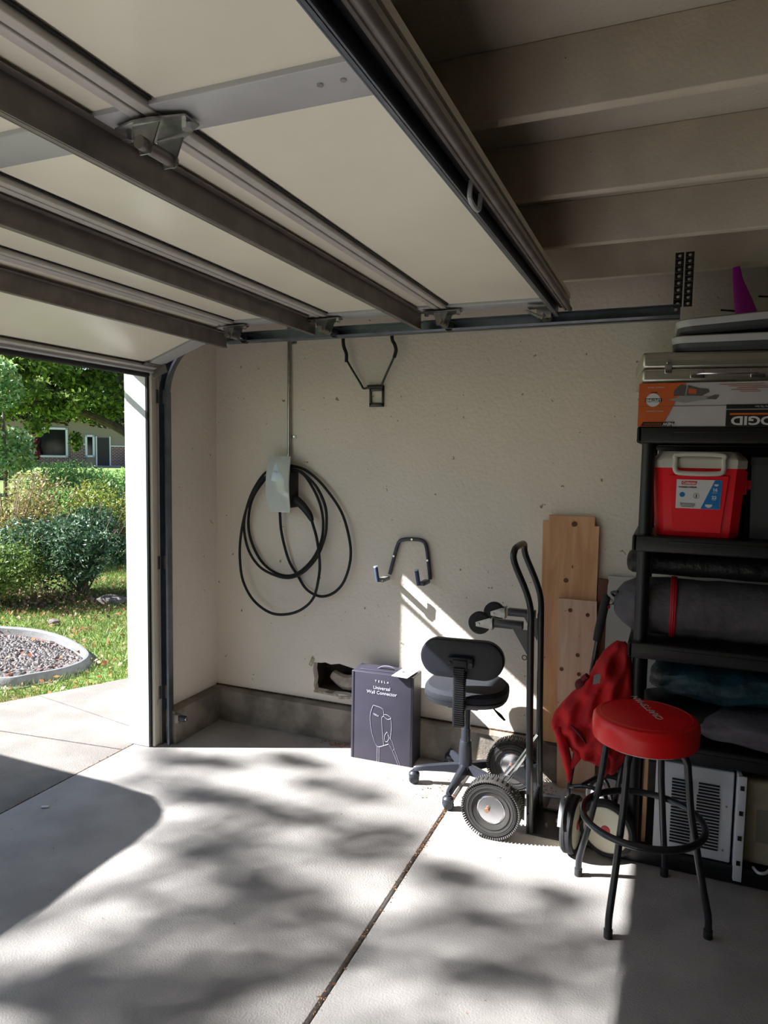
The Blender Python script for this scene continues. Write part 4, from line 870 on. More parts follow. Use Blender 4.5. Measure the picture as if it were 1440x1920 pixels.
for z in (.10, .20, .30, .40): q.box(Ai((.303, 2.928, z)), (.014, .003, .018))
q.bsplit('flange_slot', M_dark, ai)
q = MB()
for i in range(21):
    z = .115+i*.0130
    q.box(Ai((.092, yA-.001, z)), (.075, .004, .006)); q.box(Ai((.190, yA-.001, z if i < 18 else z)), (.085 if i < 17 else .075, .004, .006))
q.build('louvre_slots', M_dark, ai)['kind'] = 'stuff'
q = MB()
for x, z in ((.255, .30), (.25, .12)): q.cyl(Ai((x, yA, z)), Ai((x, yA-.004, z)), .004, n=8)
q.bsplit('screw', M_steel, ai)
q = MB(); q.tube([Ai(p) for p in ((.36, 2.97, .075), (.375, 2.94, .073), (.40, 2.945, .075), (.42, 2.975, .08))], .006, 8, sm=3); q.build('power_cord', m_acw, ai)
wk = thing('wood_offcut', (-.045, 3.10, .068), 'thin wooden offcut standing left of the air conditioner', 'board')
MB().box((0, .0, .18), (.016, .20, .36), bev=.002).build('plank', w1, wk)

# ================================================================== FLOOR DEBRIS
def scatter_leaf(q, x, y, z, s_, lift=.004):
    a = random.random()*6.28; c, d = math.cos(a), math.sin(a); k = s_*(.5+random.random()*.3)
    q.add([(x-c*s_, y-d*s_, z+lift*random.random()), (x-d*k*.6, y+c*k*.6, z+lift*2*random.random()), (x+c*s_, y+d*s_, z+lift*random.random()), (x+d*k*.6, y-c*k*.6, z+.001)], [(0, 1, 2, 3)])
m_lb = mat('dry_leaf', (140, 92, 52), .8, var=.4, vscale=30)
q = MB()
for i in range(420):
    y = random.choice((random.uniform(1.4, 3.15), random.uniform(2.6, 3.2))); scatter_leaf(q, -.912+random.gauss(0, .006), y, .0005, random.uniform(.002, .006), .003)
for i in range(160): scatter_leaf(q, -1.70+random.gauss(0, .07), 3.50+random.gauss(0, .015), .002, random.uniform(.003, .007))
for i in range(60): scatter_leaf(q, random.uniform(-1.1, -.7), random.gauss(3.2, .08), .002, random.uniform(.003, .007))
for i in range(30): scatter_leaf(q, random.gauss(-.52, .04), random.gauss(3.42, .04), .002, random.uniform(.005, .010))
for i in range(200): scatter_leaf(q, -2.764+random.gauss(0, .005), random.uniform(1.4, 3.0), -.002, random.uniform(.002, .006), .003)
for i in range(40): scatter_leaf(q, random.uniform(-2.4, -.2), random.uniform(1.6, 3.3), .0015, random.uniform(.002, .004))
o = q.build('leaf_crumbs', m_lb, None, sm=0); tag(o, 'dry leaf crumbs gathered in the floor joints and by the footing', 'debris', kind='stuff')
pf = thing('plastic_scrap', (-2.62, 2.30, 0), 'tiny white scrap lying on the shaded floor near the joint', 'scrap'); MB().box((0, 0, .004), (.035, .014, .006), rot=(0, 0, .5), bev=.002).build('scrap', m_wp, pf)

# ================================================================== OUTSIDE: ground
def gh(x, y):
    d = math.hypot(x, y); return -.05 + (0 if d < 14 else min(1, (d-14)/46)*.50)
dv = struct('trim_4', (-4, 0, 0), 'concrete driveway apron outside the door')
grass_edge = [(-4.60, 2.0), (-4.013, 3.187), (-3.927, 3.361), (-3.827, 3.536), (-3.73, 3.73), (-3.634, 3.931), (-3.45, 4.3), (-3.1, 5.2)]
def slab(pts, z=-.004):
    q = MB(); q.prism([(x+4, y, z-.06) for x, y in pts], (0, 0, .06)); return q.build('slab', M_drive, dv)
slab([(-2.768, 3.8), (-2.768, 3.2), (-3.67, 3.36), (-3.905, 3.40), (-3.827, 3.536), (-3.73, 3.73), (-3.634, 3.931), (-3.6, 4.0), (-2.768, 3.9)])
slab([(-2.768, 3.19), (-2.768, 2.955), (-3.627, 2.86), (-4.2, 2.80), (-4.013, 3.187), (-3.91, 3.388), (-3.67, 3.35)])
slab([(-2.768, 2.945), (-2.768, 1.0), (-4.9, 1.0), (-4.9, 1.4), (-4.2, 2.79), (-3.627, 2.85)])
slab([(-2.768, .99), (-2.768, -3), (-12, -3), (-12, .99)])
slab([(-4.91, .995), (-12, .995), (-12, 1.6), (-4.91, 1.6)])
lw = struct('trim_5', (0, 0, 0), 'lawn ground')
q = MB(); R0 = []; nA, nR = 40, 26
rad = [2.0, 3, 4, 5, 6, 7, 8, 9, 10, 12, 14, 17, 20, 24, 28, 33, 38, 44, 50, 58, 66, 76, 88, 102, 120, 140]
for r_ in rad: R0.append([(-.0+r_*math.cos(a), r_*math.sin(a), gh(r_*math.cos(a), r_*math.sin(a))-.005) for a in [math.radians(80+i*(210/nA)) for i in range(nA+1)]])
vs_, fs_ = [], []
for i, row in enumerate(R0):
    vs_ += row
    if i:
        for j in range(nA): a = (i-1)*(nA+1)+j; fs_.append((a, a+1, a+nA+2, a+nA+1))
vs_ = [(min(v[0], -2.8), v[1], v[2]) for v in vs_]
q.add(vs_, fs_)
M_lawn = mat('lawn_soil', (104, 132, 58), .95, col2=(120, 104, 66), vscale=3, lo=.35, hi=.5, bump=.5, bscale=60)
q.build('lawn', M_lawn, lw)

# leaf-card clouds with a colour per leaf
M_leaf = leafmat('leaf')
def leafcloud(name, pts, size, cols, parent=None, jitter=.25, aspect=.55, normals=None, blade=False, world=True):
    pts = np.asarray(pts, float); n = len(pts)
    a = rng.normal(size=(n, 3)); a /= np.linalg.norm(a, axis=1)[:, None]
    b = rng.normal(size=(n, 3)); b = np.cross(a, b); b /= np.linalg.norm(b, axis=1)[:, None]
    if blade: a = np.stack([rng.normal(0, .45, n), rng.normal(0, .45, n), np.ones(n)], 1); b = np.stack([rng.normal(size=n), rng.normal(size=n), np.zeros(n)], 1); b /= np.linalg.norm(b, axis=1)[:, None]
    s_ = (size*rng.uniform(.6, 1.3, n))[:, None]
    if blade: V = np.stack([pts-b*s_*aspect, pts+b*s_*aspect, pts+a*s_], 1)
    else: V = np.stack([pts-a*s_, pts+b*s_*aspect, pts+a*s_, pts-b*s_*aspect], 1)
    k = V.shape[1]
    L = rootloc(parent) if parent is not None else Vector((0, 0, 0))
    V = V.reshape(-1, 3) - np.array(L)
    me = bpy.data.meshes.new(name); me.vertices.add(len(V)); me.vertices.foreach_set('co', V.astype(np.float32).ravel())
    me.loops.add(n*k); me.loops.foreach_set('vertex_index', np.arange(n*k, dtype=np.int32))
    me.polygons.add(n); me.polygons.foreach_set('loop_start', np.arange(0, n*k, k, dtype=np.int32)); me.update(calc_edges=True); me.validate()
    ca = me.color_attributes.new('tone', 'FLOAT_COLOR', 'POINT')
    cols = np.array([srgb(*c)[:3] for c in cols]); ci = .80*cols[rng.integers(0, len(cols), n)]*rng.uniform(1-jitter, 1+jitter, n)[:, None]
    cc = np.concatenate([np.repeat(ci, k, axis=0), np.ones((n*k, 1))], 1); ca.data.foreach_set('color', cc.astype(np.float32).ravel())
    me.materials.append(M_leaf); o = bpy.data.objects.new(name, me); C.objects.link(o)
    if parent is not None: o.parent = parent
    o['kind'] = 'stuff'; return o
def inball(n, c, r, shell=.0):
    p = rng.normal(size=(n, 3)); p /= np.linalg.norm(p, axis=1)[:, None]; u = rng.uniform(shell, 1, n)**(1/2.2); return p*u[:, None]*np.array(r)+np.array(c)

# grass blades (near lawn), fallen leaves
def in_poly(x, y, P):
    c = False; j = len(P)-1
    for i in range(len(P)):
        if (P[i][1] > y) != (P[j][1] > y) and x < (P[j][0]-P[i][0])*(y-P[i][1])/(P[j][1]-P[i][1])+P[i][0]: c = not c
        j = i
    return c
bed = [(-5.35, 3.3), (-4.406, 3.504), (-4.28, 3.667), (-4.19, 3.876), (-4.209, 4.08), (-4.36, 4.27), (-4.721, 4.467), (-5.05, 4.58), (-5.428, 4.62), (-5.674, 4.55), (-6.4, 4.2), (-6.6, 3.4)]
drv_poly = grass_edge + [(-2, 5.2), (-2, 2.0)]
gp = []; fp = []
while len(gp) < 42000:
    x = rng.uniform(-8.5, -2.9); y = rng.uniform(2.2, 8.2)
    if y < -x*.62 or y > -x*1.35+.6 or in_poly(x, y, drv_poly) or in_poly(x, y, bed): continue
    gp.append((x, y, -.052))
leafg = leafcloud('grass_blades', gp, .045, [(112, 138, 62), (130, 150, 72), (100, 126, 58), (146, 152, 88), (122, 142, 86)], None, .25, .10, blade=True); tag(leafg, 'short green lawn grass scattered with fallen leaves beyond the driveway', 'grass', kind='stuff')
while len(fp) < 1500:
    x = rng.uniform(-8.5, -3.2); y = rng.uniform(2.6, 8.2)
    if y < -x*.62 or in_poly(x, y, drv_poly) or (in_poly(x, y, bed) and rng.random() < .9): continue
    fp.append((x, y, -.02+rng.uniform(0, .012)))
fo = leafcloud('fallen_leaves', fp, .022, [(214, 170, 120), (190, 130, 90), (226, 200, 150), (170, 100, 70)], None, .2, .6); tag(fo, 'tan fallen leaves lying all over the lawn', 'leaves', kind='stuff')
lit = []
for i in range(1500): lit.append((rng.normal(-6.9, .8), rng.normal(5.75, .35), -.03+rng.uniform(0, .02)))
lo_ = leafcloud('leaf_litter', lit, .03, [(150, 124, 100), (120, 96, 76), (190, 164, 140), (100, 82, 66)], None, .25, .6); tag(lo_, 'brown leaf litter beneath the shrubs', 'leaves', kind='stuff')
# gravel bed with curved concrete edging
be = thing('garden_edging', (-4.9, 4.0, -.05), 'curved grey concrete edging around the gravel bed', 'edging')
edge = [(-6.6, 3.25), (-5.6, 3.27), (-5.0, 3.36), (-4.406, 3.504), (-4.28, 3.667), (-4.19, 3.876), (-4.209, 4.08), (-4.36, 4.27), (-4.721, 4.467), (-5.05, 4.58), (-5.428, 4.62), (-5.9, 4.5), (-6.5, 4.2)]
ep, _ = catmull([Vector((x, y, 0)) for x, y in edge], 5, False, 1)
q = MB(); loops = []
for i, p in enumerate(ep):
    t = (ep[min(i+1, len(ep)-1)]-ep[max(i-1, 0)]).normalized(); nn = Vector((t.y, -t.x, 0))
    loops.append([(p.x+nn.x*u+4.9, p.y+nn.y*u-4.0, z) for u, z in ((-.03, -.02), (-.026, .055), (-.012, .070), (.008, .068), (.024, .05), (.034, .010), (.075, .004), (.075, -.02))])
q.loft(loops); q.build('kerb', mat('kerb_concrete', (118, 119, 121), .85, var=.08, vscale=12, bump=.3), be)
gv = thing('gravel_bed', (-5.2, 3.95, -.05), 'grey and pinkish gravel filling the curved bed', 'gravel')
m_gs = [mat('stone_grey', (112, 106, 105), .85, var=.12, vscale=20), mat('stone_pink', (116, 92, 88), .85, var=.12, vscale=20), mat('stone_dark', (80, 78, 78), .85, var=.12, vscale=20)]
def ico(seed, m):
    r = random.Random(seed); bm = bmesh.new(); bmesh.ops.create_icosphere(bm, subdivisions=1, radius=1)
    for v in bm.verts: v.co *= r.uniform(.75, 1.15)
    q = MB(); bm.verts.index_update(); q.add([v.co for v in bm.verts], [[v.index for v in f.verts] for f in bm.faces]); bm.free(); return q
protos = []
for i in range(6):
    o = ico(i, None).build('stone', m_gs[i % 3], gv, sm=0); protos.append(o); o.location = (.3+.1*i, .1, .01); o.scale = (.03, .022, .015)
cnt = 0; tries = 0; pos = []
while len(pos) < 3200 and tries < 16000:
    tries += 1; x = rng.uniform(-6.3, -4.2); y = rng.uniform(3.3, 4.6)
    if not in_poly(x, y, [(a*.965-.17, (b-4)*.90+4-.0) for a, b in bed]): continue
    pos.append((x, y))
pos.sort(key=lambda p: p[0]**2+p[1]**2)
for i, (x, y) in enumerate(pos[:280]):
    o = protos[i % 6].copy(); C.objects.link(o); o.parent = gv; s_ = random.uniform(.7, 1.35)
    o.location = (x+5.2, y-3.95, random.uniform(.0, .016)); o.rotation_euler = (random.uniform(-.4, .4), random.uniform(-.4, .4), random.random()*6); o.scale = (.026*s_, .018*s_, .012*s_)
for o in protos: bpy.data.objects.remove(o)
q = MB(); 
for i, (x, y) in enumerate(pos[280:]):
    s_ = random.uniform(.6, 1.3); a = random.random()*6
    base = [(1, 0, 0), (0, 1, 0), (-1, 0, 0), (0, -1, 0), (.2, .1, 1), (0, 0, -1)]
    q.add([((vx*math.cos(a)*.025-vy*math.sin(a)*.018)*s_+x+5.2, (vx*math.sin(a)*.025+vy*math.cos(a)*.018)*s_+y-3.95, vz*.013*s_+.006) for vx, vy, vz in base], [(0, 1, 4), (1, 2, 4), (2, 3, 4), (3, 0, 4), (1, 0, 5), (2, 1, 5), (3, 2, 5), (0, 3, 5)])
q.build('stones', m_gs[0], gv, sm=0)['kind'] = 'stuff'
q = MB(); q.prism([(a+5.2, b-3.95, -.02) for a, b in bed], (0, 0, .018)); q.build('bed_soil', mat('mulch', (120, 88, 76), .95, var=.3, vscale=40, bump=.8), gv)
for i, (x, y, s_, rz, lb) in enumerate(((-5.75, 6.0, .20, .3, 'dark flat rock under the shrub beside the door jamb'), (-5.45, 6.15, .17, .0, 'pale flat rock at the lawn edge beside the door jamb'), (-7.2, 5.35, .16, 1., 'brown rock half hidden at the left edge of the lawn'), (-5.55, 5.02, .07, .5, 'small grey rock lying just behind the gravel bed'))):
    rk = ico(30+i, None).build('rock', mat('rock_%d' % (i % 3), ((120, 112, 108), (176, 170, 164), (150, 120, 104))[i % 3], .9, var=.2, vscale=12, bump=.6), None, sm=0)
    rk.location = (x, y, -.02); rk.scale = (s_, s_*.7, s_*.38); rk.rotation_euler = (0, 0, rz); tag(rk, lb, 'rock')

# shrubs
def shrub(name, c, r, n, size, cols, label, cat='shrub', stems=10, group=None, blobs=9, seed=1, aspect=.35, m_st=None, stemr=.012):
    t = thing(name, (c[0], c[1], gh(c[0], c[1])), label, cat, group)
    rr = random.Random(seed); P = []
    for b in range(blobs):
        a = rr.random()*6.28; u = rr.uniform(.15, .75); z = rr.uniform(.25, .8)
        cc = (c[0]+math.cos(a)*u*r[0], c[1]+math.sin(a)*u*r[1], t.location.z+z*r[2]*1.2); k = rr.uniform(.3, .5) if seed != 3 else rr.uniform(.2, .42)
        P.append(inball(n//blobs, cc, (r[0]*k, r[1]*k, r[2]*k*.8), .3))
    P = np.concatenate(P); P = P[P[:, 2] > t.location.z+.03]
    leafcloud('foliage', P, size, cols, t, .3, aspect)
    q = MB()
    for s_ in range(stems):
        a = rr.random()*6.28; u = rr.uniform(.3, .9)
        q.tube([(0+rr.uniform(-.05, .05), rr.uniform(-.05, .05), 0), (math.cos(a)*u*r[0]*.4, math.sin(a)*u*r[1]*.4, r[2]*.5), (math.cos(a)*u*r[0]*.9, math.sin(a)*u*r[1]*.9, r[2]*rr.uniform(.8, 1.25))], [stemr, stemr*.7, stemr*.25], 5, sm=2)
    q.build('stems', m_st or mat('bark_grey', (104, 92, 80), .9, var=.2, vscale=20), t); return t
shrub('dark_yew', (-6.45, 6.25), (.9, .9, .88), 14000, .030, [(52, 82, 50), (70, 104, 66), (84, 116, 84), (40, 62, 40), (132, 158, 132)], 'dark green fine-leaved bush rising right behind the lawn by the jamb', seed=3, stems=34, blobs=22)
shrub('creeping_juniper', (-6.95, 5.42), (.95, .8, .62), 11000, .026, [(112, 138, 66), (134, 156, 84), (96, 124, 62)], 'low yellow-green juniper spreading left of the dark bush', seed=5, stems=8, blobs=12)
shrub('twiggy_shrub', (-8.9, 7.3), (1.1, 1.1, 1.15), 9000, .032, [(150, 148, 84), (168, 160, 96), (120, 126, 70), (176, 150, 110)], 'thin olive and tan twiggy shrub at the left above the juniper', seed=8, stems=60, blobs=14, m_st=mat('twig_tan', (150, 128, 110), .9, var=.2))
shrub('golden_shrub', (-8.0, 8.4), (1.0, 1.0, 1.05), 10000, .032, [(156, 166, 70), (184, 176, 72), (120, 146, 70), (96, 128, 70)], 'yellow-tinged shrub behind the dark bush beside the jamb', seed=11, stems=30, blobs=12)
for i, (x, y, s_, lb) in enumerate(((-11.5, 10.35, .8, 'light green leafy plant at the left edge, under the vine'), (-12.0, 11.3, 1.15, 'light green feathery plant in the middle of the back row'), (-11.6, 12.9, 1.1, 'light green feathery plant nearest the jamb in the back row'))):
    shrub('feathery_plant', (x, y), (1.1*s_, 1.1*s_, 1.0*s_), 7000, .045, [(128, 176, 104), (150, 196, 110), (108, 156, 96), (176, 206, 120)], lb, 'plant', 20, 'light green plants in the back row', 12, 20+i)
vine = thing('leafy_vine', (-13.4, 10.9, gh(-13.4, 10.9)), 'tall pale-leaved vine climbing at the left edge of the view', 'vine')
P = np.concatenate([inball(900, (-13.4+.25*math.sin(i), 10.9+.35*math.cos(i*1.7)-(.25*i if i > 4 else 0)*.3, .35+.36*i), (.55, .55, .4), .2) for i in range(3, 9)])
leafcloud('foliage', P, .06, [(130, 172, 104), (160, 200, 130), (96, 136, 80), (190, 212, 180), (150, 160, 90)], vine, .3, .5)
MB().tube([(0, 0, 0), (.1, -.05, 1.2), (-.1, .1, 2.9)], [.05, .04, .02], 7, sm=3).build('stem', mat('bark_grey', (104, 92, 80), .9), vine)

# trees
M_bark = mat('tree_bark', (82, 70, 60), .9, var=.25, vscale=10, bump=.8, bscale=20, bdist=.03)
def tree(name, base, label, limbs, clusters, nleaf, size, cols, rt=.3, parentgroup=None, trunk=None):
    t = thing(name, base, label, 'tree', parentgroup)
    B = Vector(base)
    MB().tube([Vector(p)-B for p in trunk], [rt, rt*.8, rt*.6, rt*.45][:len(trunk)], 10, sm=3).build('trunk', M_bark, t)
    for lp, r_ in limbs:
        k = len(lp); MB().tube([Vector(p)-B for p in lp], [r_*(1-.7*i/(k-1)) for i in range(k)], 7, sm=3).build('limb', M_bark, t)
    P = np.concatenate([inball(max(3, int(nleaf*w_)), c, r) for c, r, w_ in clusters])
    leafcloud('foliage', P, size, cols, t, .35, .6); return t
gcol = [(108, 140, 56), (134, 164, 70), (84, 116, 48), (160, 184, 92), (66, 92, 44)]
rr = random.Random(4); cl = []
for i in range(70):
    cx_ = -16.3+rr.gauss(0, 2.6); cy_ = 15.3+rr.gauss(0, 2.6); cz_ = rr.uniform(2.9, 9.5)
    cl.append(((cx_, cy_, cz_), (rr.uniform(.5, 1.1), rr.uniform(.5, 1.1), rr.uniform(.25, .5)), 1))
for i in range(110):
    cx_ = -16.6+rr.gauss(0, 2.0); cy_ = 15.0+rr.gauss(0, 2.0); cl.append(((cx_, cy_, rr.uniform(2.85, 6.6)), (rr.uniform(.4, .8), rr.uniform(.4, .8), rr.uniform(.2, .4)), 1))
cl += [((-16.6, 14.6, 2.35), (.35, .35, .3), .5), ((-15.9, 15.3, 1.95), (.2, .2, .3), .35), ((-17.8, 14.0, 2.7), (.8, .8, .35), 1)]
tree('maple_tree', (-14.6, 17.6, gh(-14.6, 17.6)), 'big maple with low spreading branches across the lawn in front of the brick house',
     [([(-14.8, 17.2, 1.7), (-15.3, 16.2, 2.4), (-16.2, 15.2, 2.9), (-17.4, 13.9, 3.05)], .16), ([(-14.8, 17.2, 2.6), (-15.6, 16.0, 4.3), (-16.8, 14.6, 4.9), (-18.6, 13, 5.0)], .12), ([(-14.8, 17.2, 3.0), (-15.8, 16.3, 5.6), (-17, 15, 6.8)], .12), ([(-14.8, 17.2, 2.8), (-13.6, 18.2, 5.5), (-12.8, 19, 7)], .12)],
     cl, 420, .075, gcol, .28, trunk=[(-14.6, 17.6, -.1), (-14.7, 17.4, 2.0), (-14.8, 17.2, 4.0), (-15, 17, 7)])
rr = random.Random(9); cl = []  # separate tree added for the dark foliage, shade painted into its leaf colours
for i in range(70):
    u = rr.uniform(-3.6, 7.5); cl.append(((-21.5+u*.66+rr.gauss(0, .6), 21.0+u*.74+rr.gauss(0, .6), rr.uniform(2.75, 6.0)), (1.0, 1.0, .5), 1))
tree('shade_toned_tree', (-17.8, 25.0, gh(-17.8, 25.0)), 'tree behind the maple with shade put into its dark leaf colours, just above the house windows', [([(-17.8, 25.0, 2.5), (-19.5, 23, 3.8), (-22, 20, 4.4)], .14), ([(-17.8, 25, 2.8), (-20, 23, 5.2)], .12)], cl, 330, .10, [(52, 58, 36), (66, 70, 42), (40, 46, 30), (74, 60, 44)], .24, trunk=[(-17.8, 25.0, 0), (-17.9, 24.9, 2.0), (-18.2, 24.6, 5.5)])
# crown behind filling the sky, at the house
for i, (x, y, h, s_, lb) in enumerate(((-30, 24, 11, 4.2, 'leafy tree far beyond the left edge of the brick house'), (-62, 56, 15, 7, 'tall dark tree behind the roof of the brick house'), (-52, 62, 16, 7, 'tall dark tree behind the house nearest the jamb'), (-68, 46, 15, 7, 'tall dark tree behind the left end of the brick house'))):
    rr = random.Random(40+i); g0 = gh(x, y)
    cl = [((x+rr.gauss(0, s_*.5), y+rr.gauss(0, s_*.5), g0+h*.28+rr.random()*h*.7), (s_*.45, s_*.45, s_*.35), 1) for k in range(26)]
    tree('shade_tree', (x, y, g0), lb, [([(x, y, g0+h*.3), (x+s_*.3, y-s_*.2, g0+h*.7)], .2), ([(x, y, g0+h*.3), (x-s_*.3, y+s_*.2, g0+h*.75)], .2)], cl, 330, .22 if i else .12, [(66, 96, 44), (88, 120, 56), (52, 76, 40)], .3, 'trees around the brick house', trunk=[(x, y, g0-.1), (x, y, g0+h*.4), (x, y, g0+h*.8)])
# street tree outside, toward the sun: its leaves throw the dappled light on the floor
dap = [(-2.425, 2.985), (-2.151, 3.037), (-1.788, 3.201), (-2.14, 2.712), (-1.888, 2.708), (-1.447, 3.024), (-1.513, 2.712), (-1.722, 2.469), (-1.146, 2.726), (-1.746, 2.278), (-1.406, 2.267), (-1.202, 2.52), (-1.443, 2.036), (-1.246, 2.157), (-1.476, 1.865), (-1.739, 1.585), (-1.721, 1.447), (-1.354, 1.584), (-1.149, 1.791), (-1.047, 2.114), (-0.751, 2.557), (-0.569, 2.356), (-0.34, 2.59), (-0.631, 1.945), (-0.466, 2.167), (-0.218, 2.387), (-0.139, 2.113), (-1.3, 1.3), (-.9, 1.2), (-.6, 1.5), (-.3, 1.7), (-1.9, 1.1), (-1.0, .8), (-2.2, .9), (-.4, .9), (-.1, 1.3), (-1.45, 1.55), (-1.1, 1.5)]
cl = []; rr = random.Random(12)
for i, (fx, fy) in enumerate(dap):
    tt = rr.uniform(10.5, 14.5); p = Vector((fx, fy, 0)) - Vector((1, .445, -.782))*tt
    s_ = rr.uniform(.09, .15) if fy > 2.4 else rr.uniform(.13, .24)
    cl.append((tuple(p), (s_*2.1, s_*1.0, s_*.35), 1))
dz = Vector((-13.3, -3.7, 9.6)); lm = []
for i in range(0, len(cl), 3): c_ = Vector(cl[i][0]); lm.append(([(-13.2, -5.2, 5.5), (c_+Vector((-13.2, -5.2, 6.5)))*.5+Vector((0, 0, .4)), tuple(c_)], .07))
for i in range(30):
    a = rr.random()*6.28; u = rr.uniform(.5, 3.2); cl.append(((-13.4+math.cos(a)*u-1.2, -6.6+math.sin(a)*u, rr.uniform(6.5, 11)), (.7, .7, .5), 1.5))
tree('street_tree', (-13.2, -5.6, -.05), 'tree standing outside the garage on the sunny side', lm, cl, 62, .05, gcol, .26, trunk=[(-13.2, -5.6, -.1), (-13.3, -5.4, 3), (-13.2, -5.2, 5.5), (-13.3, -5.6, 8)])

# ================================================================== BRICK HOUSE far away
HX, HY = -42.8, 42.0; HZ = gh(HX, HY)
hs = thing('brick_house', (HX, HY, HZ), 'single-storey brick and stucco house across the lawn beneath the maple', 'house', rz=math.radians(45.6))
m_brick = bpy.data.materials.new('brick_courses'); m_brick.use_nodes = True; n_ = m_brick.node_tree.nodes; l_ = m_brick.node_tree.links
tc = n_.new('ShaderNodeTexCoord'); mpn = n_.new('ShaderNodeMapping'); mpn.inputs['Rotation'].default_value = (PI/2, 0, 0); bt = n_.new('ShaderNodeTexBrick'); bt.inputs['Scale'].default_value = 1; bt.inputs['Brick Width'].default_value = .30; bt.inputs['Row Height'].default_value = .115; bt.inputs['Mortar Size'].default_value = .016
bt.inputs['Color1'].default_value = srgb(120, 66, 62); bt.inputs['Color2'].default_value = srgb(84, 52, 52); bt.inputs['Mortar'].default_value = srgb(190, 178, 176)
l_.new(tc.outputs['Object'], mpn.inputs[0]); l_.new(mpn.outputs[0], bt.inputs[0]); l_.new(bt.outputs[0], n_['Principled BSDF'].inputs['Base Color']); n_['Principled BSDF'].inputs['Roughness'].default_value = .9
m_stu = mat('stucco_tan', (150, 138, 126), .9); m_roof = mat('roof_slate', (62, 64, 70), .9, var=.15); m_wt = mat('white_frame', (226, 228, 234), .5); m_gl = mat('window_glass_dark', (18, 22, 28), .08)
MB().box((4, 3.5, 1.9), (22, 7, 3.8)).build('wall', m_stu, hs)
MB().box((-3.9, -.04, .35), (6.0, .1, .9)).build('brick_base', m_brick, hs); MB().box((-.45, -.05, .85), (1.05, .12, 1.7)).build('brick_panel', m_brick, hs); MB().box((8.4, -.05, .8), (13.0, .12, 1.6)).build('brick_panel', m_brick, hs)
MB().box((8.4, -.08, 1.65), (13.0, .2, .1)).build('sill_band', m_wt, hs); MB().box((-.45, -.08, 1.75), (1.15, .2, .1)).build('sill_band', m_wt, hs)
def win(x0, x1, z0, z1, mull=1):
    q = MB(); w_ = .16; q.box(((x0+x1)/2, -.08, z0+w_/2), (x1-x0, .14, w_)); q.box(((x0+x1)/2, -.08, z1-w_/2), (x1-x0, .14, w_)); q.box((x0+w_/2, -.08, (z0+z1)/2), (w_, .14, z1-z0)); q.box((x1-w_/2, -.08, (z0+z1)/2), (w_, .14, z1-z0))
    for i in range(1, mull): q.box((x0+(x1-x0)*i/mull, -.06, (z0+z1)/2), (.06, .1, z1-z0))
    f = q.build('window', m_wt, hs); MB().box(((x0+x1)/2, -.01, (z0+z1)/2), (x1-x0-.1, .04, z1-z0-.1)).build('pane', m_gl, f)
win(-3.45, -1.15, .7, 3.0); win(.08, .78, .75, 2.5)
MB().box((1.4, -.03, 1.15), (.85, .08, 2.3)).build('front_door', mat('door_dark', (40, 36, 44), .5), hs); MB().box((1.9, -.06, 1.2), (.1, .12, 2.4)).build('door_trim', m_wt, hs); MB().box((.9, -.06, 1.2), (.1, .12, 2.4)).build('door_trim', m_wt, hs)
MB().box((1.5, -.7, -.05), (2.4, 1.2, .3)).build('doorstep', mat('step_grey', (150, 148, 150), .9), hs)
q = MB(); q.prism([(-7.6, -.9, 3.75), (-7.6, 7.9, 3.75), (-7.6, 3.5, 5.9)], (23.2, 0, 0)); q.build('roof', m_roof, hs)
MB().box((.6, -.6, .6), (.05, .05, .01)).build('walk_marker', m_wt, hs) if False else None
shrub('porch_bush', (-39.6, 44.0), (.7, .7, .8), 900, .10, [(60, 84, 60), (80, 108, 80)], 'dark bush at the foot of the brick wall right of the house door', seed=51, stems=3, blobs=5)
shrub('maroon_tree_shrub', (-43.9, 38.2), (.8, .8, 2.2), 1500, .10, [(130, 40, 60), (96, 30, 46), (150, 60, 60)], 'dark red foliage at the corner of the house window', seed=52, stems=4, blobs=5)

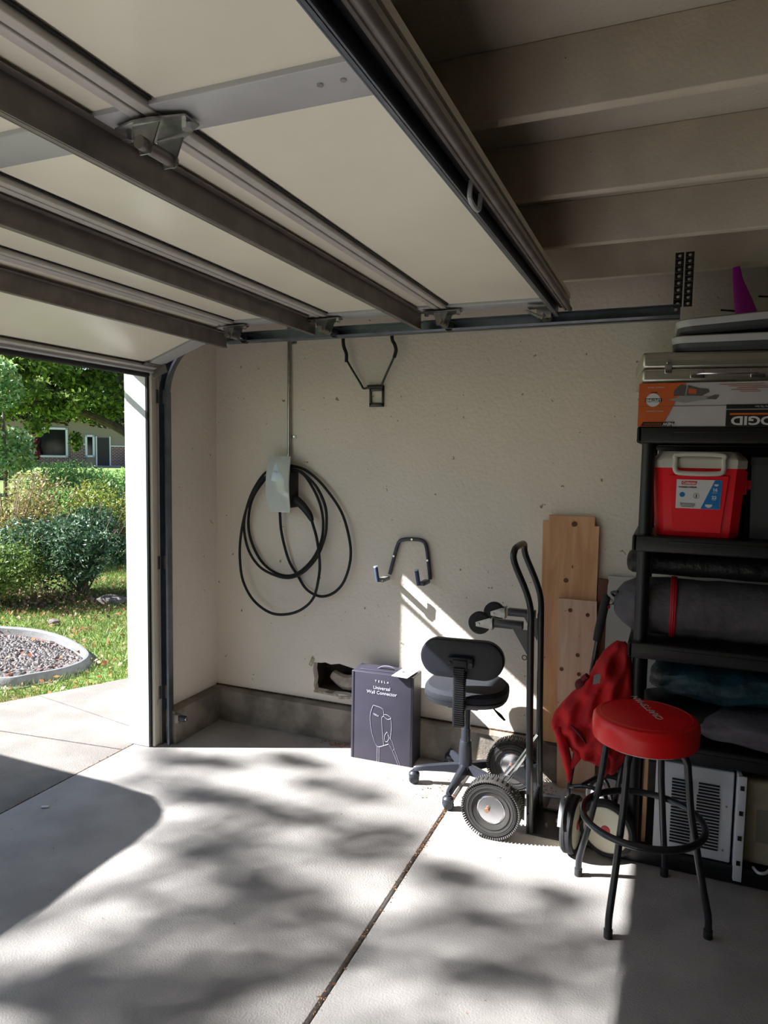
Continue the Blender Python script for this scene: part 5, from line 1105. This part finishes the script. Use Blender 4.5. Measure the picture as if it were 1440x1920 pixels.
# ================================================================== PARKED VEHICLES
m_carp = mat('car_silver', (120, 124, 132), .25, .6, coat=.6); m_carg = mat('car_glass', (16, 18, 22), .06)
def car(loc, rz, label, paint):
    t = thing('parked_car', loc, label, 'car', rz=rz)
    def sec(x, w_, z0, z1, e=5, n=28):
        r = []
        for j in range(n):
            a = 2*PI*j/n; c, s_ = math.cos(a), math.sin(a); r.append((x, w_*abs(c)**(2/e)*(1 if c >= 0 else -1), (z0+z1)/2+(z1-z0)/2*abs(s_)**(2/e)*(1 if s_ >= 0 else -1)))
        return r
    MB().loft([sec(*a) for a in ((0, .62, .45, .85), (-.05, .78, .38, .98), (-.2, .88, .32, 1.04), (-.6, .93, .28, 1.06), (-2.2, .94, .26, 1.06), (-3.4, .93, .28, 1.02), (-4.1, .88, .30, .96), (-4.45, .76, .36, .86), (-4.55, .6, .42, .76))]).build('body', paint, t)
    MB().loft([sec(*a) for a in ((-.10, .66, 1.0, 1.58), (-.16, .76, .98, 1.63), (-.28, .82, .95, 1.65), (-.6, .84, .95, 1.67), (-1.8, .85, .95, 1.69), (-2.6, .83, .95, 1.64), (-3.1, .78, .95, 1.40), (-3.55, .68, .9, 1.06))]).build('cabin', paint, t)
    for sg in (-1, 1):
        q = MB()
        for x0, x1, x2, x3 in ((-.45, -1.35, -1.35, -.55), (-1.42, -2.15, -2.15, -1.42), (-2.22, -3.05, -2.62, -2.22)): q.prism([(x0, sg*.852, 1.08), (x1, sg*.852, 1.08), (x2, sg*.80, 1.52), (x3, sg*.80, 1.52)], (0, sg*.012, 0))
        q.build('side_window', m_carg, t)
    q = MB(); q.prism([(-.10, -.52, 1.12), (-.10, .52, 1.12), (-.14, .46, 1.50), (-.14, -.46, 1.50)], (.03, 0, 0)); q.build('rear_window', m_carg, t)
    for x in (-.85, -3.65):
        for sg in (-1, 1):
            q = MB(); q.lathe([(.17, -.10), (.30, -.11), (.335, -.07), (.335, .07), (.30, .11), (.17, .10)], (x, sg*.84, .335), (0, 1, 0), 30); wv = q.build('wheel', M_rubber, t)
            q = MB(); q.lathe([(.001, -.08), (.175, -.09), (.175, .09), (.001, .08)], (x, sg*.84, .335), (0, 1, 0), 24); q.build('rim', M_steel, wv)
    for sg in (-1, 1): MB().box((-.02, sg*.74, .86), (.10, .18, .16), bev=.03).build('tail_light', mat('tail_red', (150, 20, 20), .3), t)
    MB().box((.02, 0, .42), (.10, 1.5, .14), bev=.04).build('bumper', M_black, t)
    return t
car((-3.95, .92, -.004), 0, 'silver-grey car parked on the driveway just outside the opening, left of view', m_carp)
car((-22.8, 16.6, gh(-22.8, 16.6)-.0), math.radians(20), 'white car glimpsed behind the plants at the far left', mat('car_white', (226, 232, 238), .3, coat=.5))
# unseen rod added outside above the opening to shade a back-wall stripe
ol = thing('stripe_shade_rod', (-2.80, 2.9, 2.45), 'black rod added outside, out of view, to cast the back-wall stripe', 'shade rod')
def Ol(p): return (p[0]+2.80, p[1]-2.9, p[2]-2.45)
MB().cyl(Ol((-2.79, 3.08, 2.45)), Ol((-2.82, 3.08, 2.45)), .05, n=20).build('wall_plate', M_bmetal, ol)
MB().tube([Ol(p) for p in ((-2.82, 3.08, 2.45), (-3.04, 3.08, 2.43), (-3.10, 3.06, 2.30), (-3.10, 3.0, 2.213), (-3.10, 2.68, 2.211))], .018, 10, sm=3).build('arm', M_bmetal, ol)
MB().lathe([(.02, 0), (.035, .02), (.045, .06), (.03, .075)], Ol((-3.10, 2.70, 2.211)), (0, -1, 0), 18).build('rod_end', M_bmetal, ol)
